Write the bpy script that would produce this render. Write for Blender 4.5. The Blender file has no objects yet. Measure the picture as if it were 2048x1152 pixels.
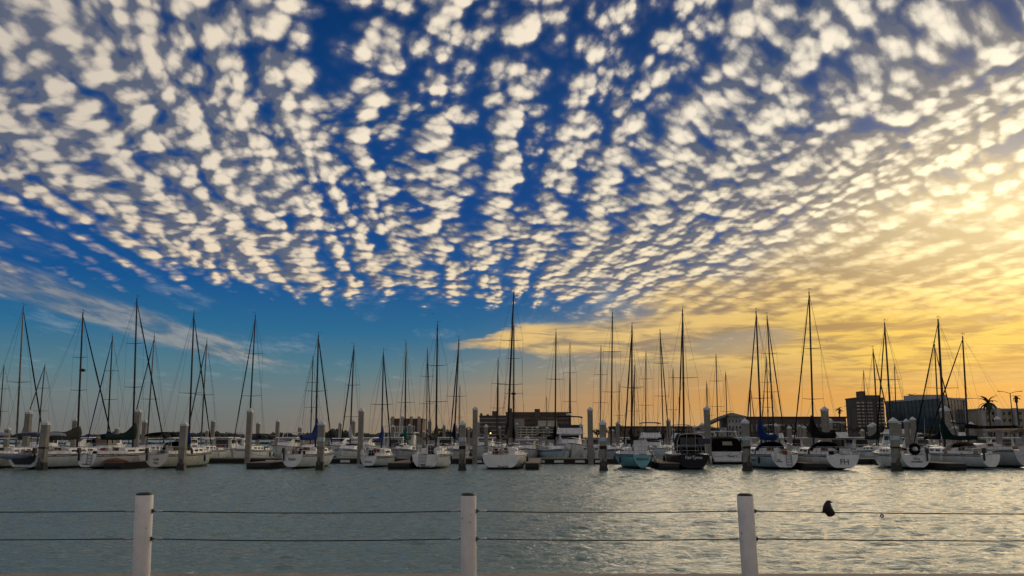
import bpy, bmesh, math, random
import numpy as np
from mathutils import Vector, Matrix, Euler
R = math.radians
random.seed(7)
scene = bpy.context.scene

# ------------------------------------------------------------------ camera
F_PX = 1700.0                      # focal length in pixels of the 2048 px wide photograph
CX, CY = 1024.0, 576.0
PITCH = math.atan(301.0 / F_PX)    # horizon sits 301 px below the middle
EYE = 2.4                          # eye height above the water
CP, SP = math.cos(PITCH), math.sin(PITCH)
cam = bpy.data.cameras.new('camera')
cam.sensor_width = 36.0
cam.lens = F_PX * 36.0 / 2048.0
cam.clip_start, cam.clip_end = 0.1, 12000.0
camera = bpy.data.objects.new('camera', cam)
camera.location = (0, 0, EYE)
camera.rotation_euler = (R(90) + PITCH, 0, 0)
scene.collection.objects.link(camera)
scene.camera = camera

# ------------------------------------------------------------------ exposure
scene.view_settings.view_transform = 'Standard'
scene.view_settings.look = 'None'
scene.view_settings.exposure = 0.0
scene.view_settings.gamma = 1.0
scene.view_settings.use_curve_mapping = False

# ------------------------------------------------------------------ node expressions
class NB:
    """thin wrapper that writes shader maths as python expressions"""
    def __init__(self, tree): self.t = tree; self.n = 0
    def new(self, kind, **kw):
        nd = self.t.nodes.new(kind)
        for k, v in kw.items(): setattr(nd, k, v)
        return nd
    def put(self, sock, v):
        if isinstance(v, E): self.t.links.new(v.s, sock)
        elif v is not None:
            if sock.type == 'RGBA' and len(v) == 3: v = (*v, 1)
            sock.default_value = v
    def math(self, op, a, b=None, c=None, clamp=False):
        nd = self.new('ShaderNodeMath', operation=op, use_clamp=clamp)
        self.put(nd.inputs[0], a)
        if b is not None: self.put(nd.inputs[1], b)
        if c is not None: self.put(nd.inputs[2], c)
        return E(self, nd.outputs[0])
    def xyz(self, x, y, z=0.0):
        nd = self.new('ShaderNodeCombineXYZ')
        for s, v in zip(nd.inputs, (x, y, z)): self.put(s, v)
        return E(self, nd.outputs[0])
    def split(self, v):
        nd = self.new('ShaderNodeSeparateXYZ'); self.put(nd.inputs[0], v)
        return [E(self, o) for o in nd.outputs]
    def vadd(self, a, b, op='ADD'):
        nd = self.new('ShaderNodeVectorMath', operation=op)
        self.put(nd.inputs[0], a); self.put(nd.inputs[1], b)
        return E(self, nd.outputs[0])
    def vdot(self, a, b):
        nd = self.new('ShaderNodeVectorMath', operation='DOT_PRODUCT')
        self.put(nd.inputs[0], a); self.put(nd.inputs[1], b)
        return E(self, nd.outputs['Value'])
    def noise(self, vec, scale, detail=2.0, rough=0.5, dist=0.0, col=False, lac=2.0):
        nd = self.new('ShaderNodeTexNoise')
        self.put(nd.inputs['Vector'], vec); self.put(nd.inputs['Scale'], scale)
        nd.inputs['Detail'].default_value = detail; nd.inputs['Roughness'].default_value = rough
        nd.inputs['Distortion'].default_value = dist; nd.inputs['Lacunarity'].default_value = lac
        return E(self, nd.outputs['Color' if col else 'Fac'])
    def voro(self, vec, scale, smooth=0.6, rnd=1.0, feature='SMOOTH_F1', out='Distance', detail=0.0):
        nd = self.new('ShaderNodeTexVoronoi', feature=feature)
        self.put(nd.inputs['Vector'], vec); self.put(nd.inputs['Scale'], scale)
        nd.inputs['Randomness'].default_value = rnd
        nd.inputs['Detail'].default_value = detail
        if feature == 'SMOOTH_F1': nd.inputs['Smoothness'].default_value = smooth
        return E(self, nd.outputs[out])
    def step(self, v, lo, hi, a=0.0, b=1.0):
        nd = self.new('ShaderNodeMapRange', interpolation_type='SMOOTHSTEP')
        for s, x in zip(nd.inputs, (v, lo, hi, a, b)): self.put(s, x)
        return E(self, nd.outputs[0])
    def lin(self, v, lo, hi, a=0.0, b=1.0):
        nd = self.new('ShaderNodeMapRange', clamp=True)
        for s, x in zip(nd.inputs, (v, lo, hi, a, b)): self.put(s, x)
        return E(self, nd.outputs[0])
    def ramp(self, v, stops, interp='LINEAR'):
        nd = self.new('ShaderNodeValToRGB'); self.put(nd.inputs[0], v)
        cr = nd.color_ramp; cr.interpolation = interp
        while len(cr.elements) < len(stops): cr.elements.new(0.5)
        for el, (p, c) in zip(cr.elements, stops):
            el.position = p; el.color = (*c, 1)
        return E(self, nd.outputs[0])
    def mix(self, f, a, b, blend='MIX'):
        nd = self.new('ShaderNodeMix', data_type='RGBA', blend_type=blend)
        nd.clamp_result = False
        self.put(nd.inputs[0], f); self.put(nd.inputs[6], a); self.put(nd.inputs[7], b)
        return E(self, nd.outputs[2])
class E:
    def __init__(self, b, s): self.b = b; self.s = s
    def __add__(s, o): return s.b.math('ADD', s, o)
    __radd__ = __add__
    def __sub__(s, o): return s.b.math('SUBTRACT', s, o)
    def __rsub__(s, o): return s.b.math('SUBTRACT', o, s)
    def __mul__(s, o): return s.b.math('MULTIPLY', s, o)
    __rmul__ = __mul__
    def __truediv__(s, o): return s.b.math('DIVIDE', s, o)
    def clamp(s): return s.b.math('ADD', s, 0.0, clamp=True)
    def pow(s, o): return s.b.math('POWER', s, o)
    def max(s, o): return s.b.math('MAXIMUM', s, o)
    def min(s, o): return s.b.math('MINIMUM', s, o)
    def abs(s): return s.b.math('ABSOLUTE', s)

# ------------------------------------------------------------------ sky
SUN_AZ, SUN_EL = 31.5, 13.0          # degrees right of the view axis, degrees above the horizon
sun_dir = Vector((math.sin(R(SUN_AZ)) * math.cos(R(SUN_EL)), math.cos(R(SUN_AZ)) * math.cos(R(SUN_EL)), math.sin(R(SUN_EL))))

def cloud_group():
    """thickness of the cloud sheet above a point of the cloud plane"""
    g = bpy.data.node_groups.new('cloud_thickness', 'ShaderNodeTree')
    g.interface.new_socket('Point', in_out='INPUT', socket_type='NodeSocketVector')
    g.interface.new_socket('Thickness', in_out='OUTPUT', socket_type='NodeSocketFloat')
    g.interface.new_socket('Body', in_out='OUTPUT', socket_type='NodeSocketFloat')
    g.interface.new_socket('Roll', in_out='OUTPUT', socket_type='NodeSocketFloat')
    b = NB(g)
    gi = b.new('NodeGroupInput'); go = b.new('NodeGroupOutput')
    p = E(b, gi.outputs[0])
    u, v, _ = b.split(p)
    # rows of the sheet run away from the viewer; gentle waviness
    wob = b.noise(b.xyz(u * 1.1, v * 0.50, 3.1), 1.0, 1.0)
    wob2 = b.noise(b.xyz(u * 4.0, v * 2.0, 7.7), 1.0, 1.0, 0.5)
    uu = u + (wob - 0.5) * 0.36 + (wob2 - 0.5) * 0.05
    vv = v + (wob2 - 0.5) * 0.10 + (wob - 0.5) * 0.3
    # cloudlets have height: less squashed far away
    rk = b.math('POWER', (uu * uu + vv * vv).max(0.02), -0.25)
    qu, qv = uu * rk, vv * rk
    rows = b.noise(b.xyz(uu * 4.2, vv * 0.9, 1.7), 1.0, 1.0, 0.5)
    roll = b.math('SINE', uu * 35.0 + (b.noise(b.xyz(uu * 1.6, vv * 0.45, 5.5), 1.0, 1.0) - 0.5) * 11.0) * 0.5 + 0.5   # rolls
    f1 = b.voro(b.xyz(qu * 24.0, qv * 23.0, 0.3), 1.0, 0.22, 0.95)              # single cloudlets
    f2 = b.voro(b.xyz(qu * 54.0, qv * 52.0, 4.0), 1.0, 0.25, 1.0)               # their knobs
    dome = 1.0 - f1 * f1 * 1.7
    dome2 = 1.0 - f2 * f2 * 1.7
    fbm = b.noise(b.xyz(qu * 42.0, qv * 40.0, 9.1), 1.0, 4.0, 0.62)
    h = dome * 0.55 + dome2 * 0.19 + roll * 0.30 + rows * 0.62 + (fbm - 0.5) * 0.54
    body = dome * 0.56 + dome2 * 0.24 + roll * 0.56 + (fbm - 0.5) * 0.12
    g.links.new(h.s, go.inputs[0])
    g.links.new(body.s, go.inputs[1])
    g.links.new(roll.s, go.inputs[2])
    return g

world = bpy.data.worlds.new('World')
scene.world = world
world.use_nodes = True
wt = world.node_tree
wt.nodes.clear()
W = NB(wt)
tc = W.new('ShaderNodeTexCoord')
D = E(W, tc.outputs['Generated'])
dx, dy, dz = W.split(D)
el = W.math('ARCSINE', dz) * 57.2958
hor = W.math('SQRT', dx * dx + dy * dy).max(0.0001)
sdaz = W.math('ARCCOSINE', ((dx * math.sin(R(SUN_AZ)) + dy * math.cos(R(SUN_AZ))) / hor).min(1.0).max(-1.0)) * 57.2958   # degrees of azimuth from the sun
az = W.math('ARCTAN2', dx, dy) * 57.2958
sang = W.math('ARCCOSINE', W.vdot(D, tuple(sun_dir)).min(1.0).max(-1.0)) * 57.2958

def blob(a0, e0, ra, re_, tilt=0.0, soft=(1.0, 0.25)):
    """soft ellipse on the sky, in degrees"""
    c, s = math.cos(R(tilt)), math.sin(R(tilt))
    da, de = az - a0, el - e0
    x = (da * c + de * s) * (1.0 / ra); y = (de * c - da * s) * (1.0 / re_)
    r = W.math('SQRT', x * x + y * y)
    return W.step(r, soft[1], soft[0], 1.0, 0.0)

# clear air: physical sky plus the saturated dusk gradient of the photograph
nish = W.new('ShaderNodeTexSky', sky_type='NISHITA')
nish.sun_disc = False
nish.sun_elevation = R(SUN_EL); nish.sun_rotation = R(SUN_AZ)
nish.air_density = 1.0; nish.dust_density = 1.5; nish.ozone_density = 3.0
e01 = W.lin(el, -2.0, 40.0)
def rs(stops): return [((e + 2.0) / 42.0, c) for e, c in stops]
cool = W.ramp(e01, rs([(-2, (.12, .125, .12)), (0.5, (.165, .165, .155)), (2.5, (.165, .20, .20)), (4.5, (.09, .20, .25)),
                       (7, (.022, .145, .29)), (10, (.006, .088, .28)), (15, (.002, .056, .24)), (20, (.0015, .050, .205)), (28, (.001, .034, .145)), (40, (.001, .026, .12))]))
warm = W.ramp(e01, rs([(-2, (.50, .30, .10)), (0.5, (.62, .36, .13)), (2.5, (.82, .36, .045)), (5, (.85, .44, .045)),
                       (9, (.72, .50, .16)), (13, (.52, .44, .30)), (18, (.14, .20, .32)), (28, (.05, .10, .24)), (40, (.03, .07, .2))]))
wf = W.step(sdaz + el * 2.6, 8.0, 56.0, 1.0, 0.0)
clear = W.mix(wf, cool, warm)
clear = W.mix(0.07, clear, W.mix(1.0, E(W, nish.outputs[0]), (0.03, 0.03, 0.03), 'MULTIPLY'))
glow = W.math('EXPONENT', sang * sang * (-1.0 / (2 * 5.5 ** 2)))
warmth = W.step(sdaz + el * 0.55, 4.0, 60.0, 1.0, 0.0)

# cloud sheet on a plane overhead, seen in true perspective
zz = dz.max(0.0) + 0.035
rot = R(-5.2)
u0, v0 = dx / zz, dy / zz
u = u0 * math.cos(rot) - v0 * math.sin(rot)
v = u0 * math.sin(rot) + v0 * math.cos(rot)
P = W.xyz(u, v, 0.0)
grp = cloud_group()
def thick(vec):
    nd = W.new('ShaderNodeGroup'); nd.node_tree = grp
    W.put(nd.inputs[0], vec); return [E(W, o) for o in nd.outputs]
sx, sy = math.sin(R(SUN_AZ + 5.2)), math.cos(R(SUN_AZ + 5.2))
h0, p0, roll0 = thick(P)
h1, p1, roll1 = thick(W.vadd(P, (sx * 0.028, sy * 0.06, 0)))
relief = h0 - h1                                           # > 0 on flanks that face the sun
edge = (W.noise(W.xyz(u * 2.2, v * 1.1, 5.0), 1.0, 4.0, 0.6) - 0.5)
big = W.noise(W.xyz(u * 0.9, v * 0.5, 2.2), 1.0, 2.0, 0.5)
left = W.step(u, -0.85, -0.2, 1.0, 0.0); right = W.step(u, 0.4, 1.1)
side = left + right
cover = (big - 0.5) * 0.40 + 0.18 + left * 0.33 + right * 0.25 + left * (roll0 - 0.5) * 0.26 + W.step(v, 1.9, 3.2) * 0.08
cover = cover - blob(-14.0, 28.0, 3.5, 7.0, 25) * 0.20 - blob(-4.5, 24.0, 4.5, 5.0, 0) * 0.12
cover = cover + W.step(u - (v - 3.15) * 0.42 + edge * 0.8, -2.05, -1.15, -1.1, 0.0)   # straight left edge of the sheet
cover = cover + W.step(v + edge * 1.6, 4.4, 6.0, 0.0, -1.0)                     # far edge
hc = h0 + cover
d = W.step(hc, 0.85, 1.14)
mott = W.noise(W.xyz(u * 2.0, v * 1.0, 4.4), 1.0, 3.0, 0.5)
veil = W.step(hc, 0.45, 1.25) * (0.20 + 0.46 * side.min(1.0)) * W.step(mott, 0.25, 0.62, 0.55, 1.0)
nearp = W.step(sang, 5.0, 21.0, 1.0, 0.0) * W.step(el, 12.5, 20.0, 1.0, 0.0)
lit = W.mix(warmth, W.mix(W.step(el, 7.0, 17.0), (.88, .69, .46), W.mix(W.step(sdaz, 42.0, 66.0), (.90, .78, .61), (.62, .545, .455))), W.mix(nearp, W.mix(W.step(el, 11.0, 22.0), (1.0, .84, .54), (1.0, .90, .72)), (1.2, 1.05, .74)))
warm_s = W.step(sdaz + el * 1.7, 14.0, 54.0, 1.0, 0.0)
shd = W.mix(warm_s, (.105, .125, .185), W.mix(nearp, (.28, .235, .21), (.74, .55, .29)))
veil = veil.max(nearp * 0.92 * W.step(el, 7.0, 12.0)) * W.step(el, 2.5, 6.0)
lf = W.step(0.42 + (hc - 1.20) * 0.45 + (p0 - 0.86) * 1.05 + relief * 1.75, -0.22, 1.42)
sky = W.mix(veil, clear, W.mix(W.step(mott * 0.35 + p0 * 0.6 + relief * 0.6, 0.20, 1.05) * 0.75, shd, lit))
sky = W.mix(d, sky, W.mix(lf, shd, lit))

# second, fainter band low on the left and thin streaks
us = u + edge * 0.35
band = W.step(us - (v - 4.16) * 0.17, -2.75, -2.45) * W.step(us - (v - 4.16) * 0.17, -2.2, -1.95, 1.0, 0.0) * W.step(v, 7.2, 9.5, 1.0, 0.0)
fine = W.noise(W.xyz(u * 5.0, v * 1.2, 3.3), 1.0, 5.0, 0.62)
band = (band * (0.25 + 1.0 * W.step(fine, 0.30, 0.66))).min(0.85)
sky = W.mix(band * 0.75, sky, W.mix(W.step(fine, 0.35, 0.7), (.15, .17, .20), (.40, .38, .34)))
wis = W.step(W.noise(W.xyz(u * 2.6, v * 0.9, 8.8), 1.0, 6.0, 0.62), 0.54, 0.80) * W.step(v, 3.0, 5.0) * W.step(v, 9.0, 14.0, 1.0, 0.0)
sky = W.mix(wis * 0.55, sky, W.mix(wf, (.30, .36, .42), (.95, .60, .20)))

# smooth gilded sheet that opens out towards the sun
ezn = W.noise(W.xyz(az * 0.16, el * 0.55, 0.7), 1.0, 5.0, 0.6) - 0.5
azc = az.min(32.0) + W.step(az, 90.0, 150.0, 0.0, -60.0)
ax = (azc + 4.0).max(0.0)
hw = (0.25 + ax * 0.10 + ax * ax * 0.0030).min(5.4)
wedge = W.step(((el - 6.1 - (azc + 4.0).max(0.0) * 0.075) + ezn * 3.6).abs() / hw, 0.45, 1.35, 1.0, 0.0) * W.step(az, -5.0, -1.0)
wedge = wedge * (1.0 - 0.95 * blob(15.2, 6.15, 4.6, 1.0, 6, (1.0, 0.5))) * (1.0 - 0.75 * blob(5.0, 8.4, 6.5, 1.3, 0, (1.0, 0.4)))
streak = W.noise(W.xyz(u * 2.4 + edge * 0.5, v * 2.6, 6.1), 1.0, 6.0, 0.60, 0.6)
streak2 = W.noise(W.xyz(az * 0.075 + el * 0.02, el * 0.62 - az * 0.03, 2.9), 1.0, 4.0, 0.55, 0.3)
st = W.step(streak * 0.75 + streak2 * 0.5 + (p0 - 0.86) * 0.16 * W.step(el, 6.5, 9.5) - blob(18.5, 10.6, 7.5, 1.3, 12, (1.0, 0.1)) * 0.16, 0.48, 0.72)
near = W.step(sang, 3.0, 24.0, 1.0, 0.0)
low = W.step(el, 6.5, 12.5)
hi = W.mix(near, (.86, .57, .19), W.mix(low, (1.0, .62, .07), (1.12, .90, .50)))
lo = W.mix(near, (.34, .245, .15), W.mix(low, (.52, .27, .045), (.46, .33, .17)))
sky = W.mix(wedge * 0.86, sky, W.mix(st, lo, hi))
haze_band = W.step(W.noise(W.xyz(az * 0.05, el * 1.1, 1.1), 1.0, 3.0, 0.5), 0.45, 0.75) * W.step(el, 0.3, 1.5) * W.step(el, 3.5, 6.0, 1.0, 0.0)
sky = W.mix(haze_band * 0.35 * wf, sky, (.62, .36, .16))
sky = W.mix(1.0, sky, W.mix(1.0, W.xyz(glow, glow, glow), (.40, .32, .16), 'MULTIPLY'), 'ADD')
bg = W.new('ShaderNodeBackground')
W.put(bg.inputs['Color'], sky)
bg.inputs['Strength'].default_value = 1.0
wo = W.new('ShaderNodeOutputWorld')
wt.links.new(bg.outputs[0], wo.inputs[0])
world.cycles.sampling_method = 'MANUAL'
world.cycles.sample_map_resolution = 512

# ------------------------------------------------------------------ sun behind the thin cloud on the right
sl = bpy.data.lights.new('sun', 'SUN')
sl.energy = 1.0; sl.angle = R(50); sl.color = (1.0, 0.82, 0.56)
sun = bpy.data.objects.new('sun', sl)
sun.rotation_euler = (-sun_dir).to_track_quat('-Z', 'Y').to_euler()
sun.location = (60, 90, 60)
scene.collection.objects.link(sun)

# ------------------------------------------------------------------ measuring helpers
def gx(px, Y, z=1.0):
    """X of the photo column px at distance Y and height z"""
    return (px - CX) / F_PX * (Y * CP + (z - EYE) * SP)
def gz(py, Y):
    """height of the photo row py at distance Y"""
    b = (CY - py) / F_PX
    return EYE + Y * (b * CP + SP) / (CP - b * SP)
def at(px, py, Y):
    z = gz(py, Y); return Vector((gx(px, Y, z), Y, z))

# ------------------------------------------------------------------ materials
MATS = {}
def pm(name, col, rough=0.5, metal=0.0, ns=3.0, na=0.25, bump=0.0, bs=20.0, spec=0.5, boot=None, streak=0.0, alpha=None):
    if name in MATS: return MATS[name]
    m = bpy.data.materials.new(name); m.use_nodes = True
    t = m.node_tree; t.nodes.clear(); b = NB(t)
    tcn = b.new('ShaderNodeTexCoord'); o = E(b, tcn.outputs['Object'])
    n = b.noise(o, ns, 4.0, 0.6)
    c = b.mix(b.step(n, 0.3, 0.75), tuple(x * (1 - na) for x in col), tuple(min(1, x * (1 + na * 0.5)) for x in col))
    if streak:
        x, y, z = b.split(o)
        s = b.noise(b.xyz(x * 7.0, y * 7.0, z * 0.6), 1.0, 3.0, 0.6)
        c = b.mix(b.step(s, 0.5, 0.8) * streak, c, (.16, .13, .09))
    if boot:
        x, y, z = b.split(o)
        w = b.noise(o, 2.0, 3.0, 0.5)
        c = b.mix(b.step(z + (w - 0.5) * 0.05, boot[0], boot[0] + 0.015, 1.0, 0.0), c, boot[1])
    p = b.new('ShaderNodeBsdfPrincipled')
    b.put(p.inputs['Base Color'], c)
    p.inputs['Metallic'].default_value = metal
    b.put(p.inputs['Roughness'], b.lin(n, 0.2, 0.8, max(0.03, rough - 0.1), min(1, rough + 0.1)))
    p.inputs['Specular IOR Level'].default_value = spec
    if bump:
        bn = b.new('ShaderNodeBump'); bn.inputs['Strength'].default_value = bump; bn.inputs['Distance'].default_value = 0.05
        b.put(bn.inputs['Height'], b.noise(o, bs, 4.0, 0.6)); t.links.new(bn.outputs[0], p.inputs['Normal'])
    if alpha is not None: p.inputs['Alpha'].default_value = alpha
    out = b.new('ShaderNodeOutputMaterial'); t.links.new(p.outputs[0], out.inputs[0])
    MATS[name] = m; return m

BOOT = (0.13, (.012, .013, .016))
M_hull = {
 'white': pm('gelcoat_white', (.80, .80, .785), .28, ns=1.2, na=.12, boot=BOOT, streak=.25),
 'cream': pm('gelcoat_cream', (.66, .63, .54), .3, ns=1.2, na=.12, boot=BOOT, streak=.3),
 'grey': pm('gelcoat_grey', (.50, .52, .54), .3, ns=1.2, na=.12, boot=BOOT, streak=.3),
 'bluewhite': pm('gelcoat_pale_blue', (.50, .60, .66), .28, ns=1.2, na=.1, boot=BOOT, streak=.2),
 'teal': pm('paint_teal', (.16, .46, .47), .3, ns=1.5, na=.18, boot=(0.16, (.01, .012, .016)), streak=.25),
 'navy': pm('paint_navy', (.006, .008, .014), .35, ns=1.5, na=.2, spec=.22, boot=(0.08, (.01, .01, .01))),
}
M_deck = pm('deck_gelcoat', (.76, .75, .72), .45, ns=2.5, na=.2)
M_cabin = pm('cabin_gelcoat', (.80, .79, .76), .4, ns=2.0, na=.15, streak=.2)
M_glass = pm('dark_glass', (.015, .018, .022), .08, ns=2, na=.2)
M_teak = pm('teak', (.11, .045, .02), .5, ns=9, na=.4)
M_alu = pm('mast_aluminium', (.20, .19, .18), .42, .55, ns=2, na=.3)
M_alud = pm('mast_dark', (.035, .033, .032), .55, .2, ns=2, na=.3)
M_steel = pm('stainless', (.50, .50, .50), .3, .8, ns=5, na=.2)
M_wire = pm('rigging_wire', (.06, .06, .06), .5, .5, ns=5, na=.1)
M_black = pm('black_fitting', (.015, .015, .016), .5, ns=5, na=.2)
M_rub = pm('rubbing_strake', (.02, .02, .024), .5, ns=5, na=.2)
M_blueline = pm('cove_stripe_blue', (.02, .05, .13), .4, ns=5, na=.2)
M_red = pm('red_lettering', (.30, .05, .05), .5, ns=5, na=.1)
M_ink = pm('dark_lettering', (.03, .03, .07), .5, ns=5, na=.1)
M_pale = pm('pale_lettering', (.70, .70, .68), .5, ns=5, na=.1)
M_cloth = {k: pm('canvas_' + k, c, .85, ns=6, na=.35, bump=.5, bs=9, spec=.08) for k, c in dict(
    black=(.006, .0065, .008), green=(.004, .020, .018), navy=(.007, .010, .045), blue=(.007, .030, .155),
    grey=(.048, .044, .039), teal=(.01, .14, .13), white=(.60, .60, .62), tan=(.30, .24, .17), slate=(.20, .24, .31)).items()}
M_conc = pm('piling_concrete', (.30, .275, .235), .85, ns=2.5, na=.3, bump=.4, bs=14, streak=.35)
M_wet = pm('piling_wet_base', (.030, .026, .020), .5, ns=9, na=.5, bump=.8, bs=18)
M_cap = pm('piling_cap_white', (.62, .63, .64), .45, ns=4, na=.15, streak=.2)
M_dock = pm('dock_planking', (.22, .18, .13), .8, ns=4, na=.3, bump=.3)
M_fascia = pm('dock_fascia', (.022, .017, .013), .75, ns=3, na=.5, bump=.5)
M_white = pm('white_plastic', (.72, .72, .70), .45, ns=6, na=.15)
M_rust = pm('rust_tarp', (.22, .075, .03), .8, ns=4, na=.5, bump=.6)
M_amber = pm('clear_vinyl', (.36, .33, .24), .25, ns=3, na=.2)
M_solar = pm('solar_cells', (.012, .018, .07), .15, ns=8, na=.2)

# ------------------------------------------------------------------ mesh helpers
class MB:
    def __init__(self): self.v = []; self.f = []
    def add(self, vs, fs):
        o = len(self.v); self.v += [tuple(p) for p in vs]; self.f += [tuple(i + o for i in f) for f in fs]; return self
    def box(self, c, s, rz=0.0, top=1.0, ty=None, shift=(0, 0)):
        """box centred in x,y on c and standing on c.z; the top may be smaller and shifted"""
        cx, cy, cz = c; sx, sy, sz = s; ty = top if ty is None else ty
        cr, sr = math.cos(rz), math.sin(rz); vs = []
        for k, (kx, ky, z, ox, oy) in enumerate(((1, 1, 0, 0, 0), (top, ty, sz, shift[0], shift[1]))):
            for x, y in ((-.5, -.5), (.5, -.5), (.5, .5), (-.5, .5)):
                x, y = x * sx * kx + ox, y * sy * ky + oy
                vs.append((cx + x * cr - y * sr, cy + x * sr + y * cr, cz + z))
        return self.add(vs, [(3, 2, 1, 0), (4, 5, 6, 7), (0, 1, 5, 4), (1, 2, 6, 5), (2, 3, 7, 6), (3, 0, 4, 7)])
    def tube(self, pts, r, n=6, caps=True):
        pts = [Vector(p) for p in pts]; rs_ = r if isinstance(r, (list, tuple)) else [r] * len(pts)
        vs, fs = [], []
        for i, p in enumerate(pts):
            d = (pts[min(i + 1, len(pts) - 1)] - pts[max(i - 1, 0)]).normalized()
            a = d.cross(Vector((0, 0, 1)) if abs(d.z) < .95 else Vector((1, 0, 0))).normalized(); b_ = d.cross(a)
            for k in range(n):
                t = 2 * math.pi * k / n; vs.append(p + (a * math.cos(t) + b_ * math.sin(t)) * rs_[i])
        for i in range(len(pts) - 1):
            for k in range(n):
                a0, a1 = i * n + k, i * n + (k + 1) % n; fs.append((a0, a1, a1 + n, a0 + n))
        if caps: fs += [tuple(range(n))[::-1], tuple(range((len(pts) - 1) * n, len(pts) * n))]
        return self.add(vs, fs)
    def rings(self, rings, closed=True, caps=True):
        n = len(rings[0]); vs = [p for r_ in rings for p in r_]; fs = []
        for i in range(len(rings) - 1):
            for k in range(n if closed else n - 1):
                a0, a1 = i * n + k, i * n + (k + 1) % n; fs.append((a0, a1, a1 + n, a0 + n))
        if caps and closed: fs += [tuple(range(n))[::-1], tuple(range((len(rings) - 1) * n, len(rings) * n))]
        return self.add(vs, fs)
    def lathe(self, prof, c=(0, 0, 0), n=12):
        return self.rings([[(c[0] + r_ * math.cos(2 * math.pi * k / n), c[1] + r_ * math.sin(2 * math.pi * k / n), c[2] + z) for k in range(n)] for r_, z in prof])
    def mesh(self, name, mat, smooth=False):
        me = bpy.data.meshes.new(name); me.from_pydata(self.v, [], self.f)
        if mat: me.materials.append(mat)
        bm = bmesh.new(); bm.from_mesh(me); bmesh.ops.recalc_face_normals(bm, faces=bm.faces); bm.to_mesh(me); bm.free()
        if smooth:
            for p in me.polygons: p.use_smooth = True
        return me
COL = scene.collection
def obj(name, mb, mat=None, parent=None, smooth=False, label=None, loc=None, kind=None):
    me = mb.mesh(name, mat, smooth) if isinstance(mb, MB) else mb
    o = bpy.data.objects.new(name, me); COL.objects.link(o)
    if parent: o.parent = parent
    if loc is not None: o.location = loc
    if label: o['label'] = label
    if kind: o['kind'] = kind
    return o
def thing(name, label, cat, loc=(0, 0, 0), rz=0.0, group=None):
    o = bpy.data.objects.new(name, None); COL.objects.link(o); o.empty_display_size = .3
    o.location = loc; o.rotation_euler = (0, 0, rz); tag(o, label, cat, group); return o
def tag(o, label, cat, group=None):
    o['label'] = label; o['category'] = cat
    if group: o['group'] = group
    return o
def smooth01(x): x = max(0.0, min(1.0, x)); return x * x * (3 - 2 * x)
_deps = None
def lettering(name, text, size, mat, parent, loc, rot, slant=0.0, bold=0.0):
    cu = bpy.data.curves.new('lettering', 'FONT'); cu.body = text; cu.size = size; cu.extrude = .004
    cu.align_x = 'CENTER'; cu.align_y = 'CENTER'; cu.shear = slant; cu.offset = bold; cu.resolution_u = 2
    tmp = bpy.data.objects.new('lettering', cu); COL.objects.link(tmp)
    me = bpy.data.meshes.new_from_object(tmp.evaluated_get(bpy.context.evaluated_depsgraph_get()))
    bpy.data.objects.remove(tmp); bpy.data.curves.remove(cu)
    me.materials.clear(); me.materials.append(mat); me.name = name
    o = obj(name, me, parent=parent, loc=loc); o.rotation_euler = rot; return o

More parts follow.
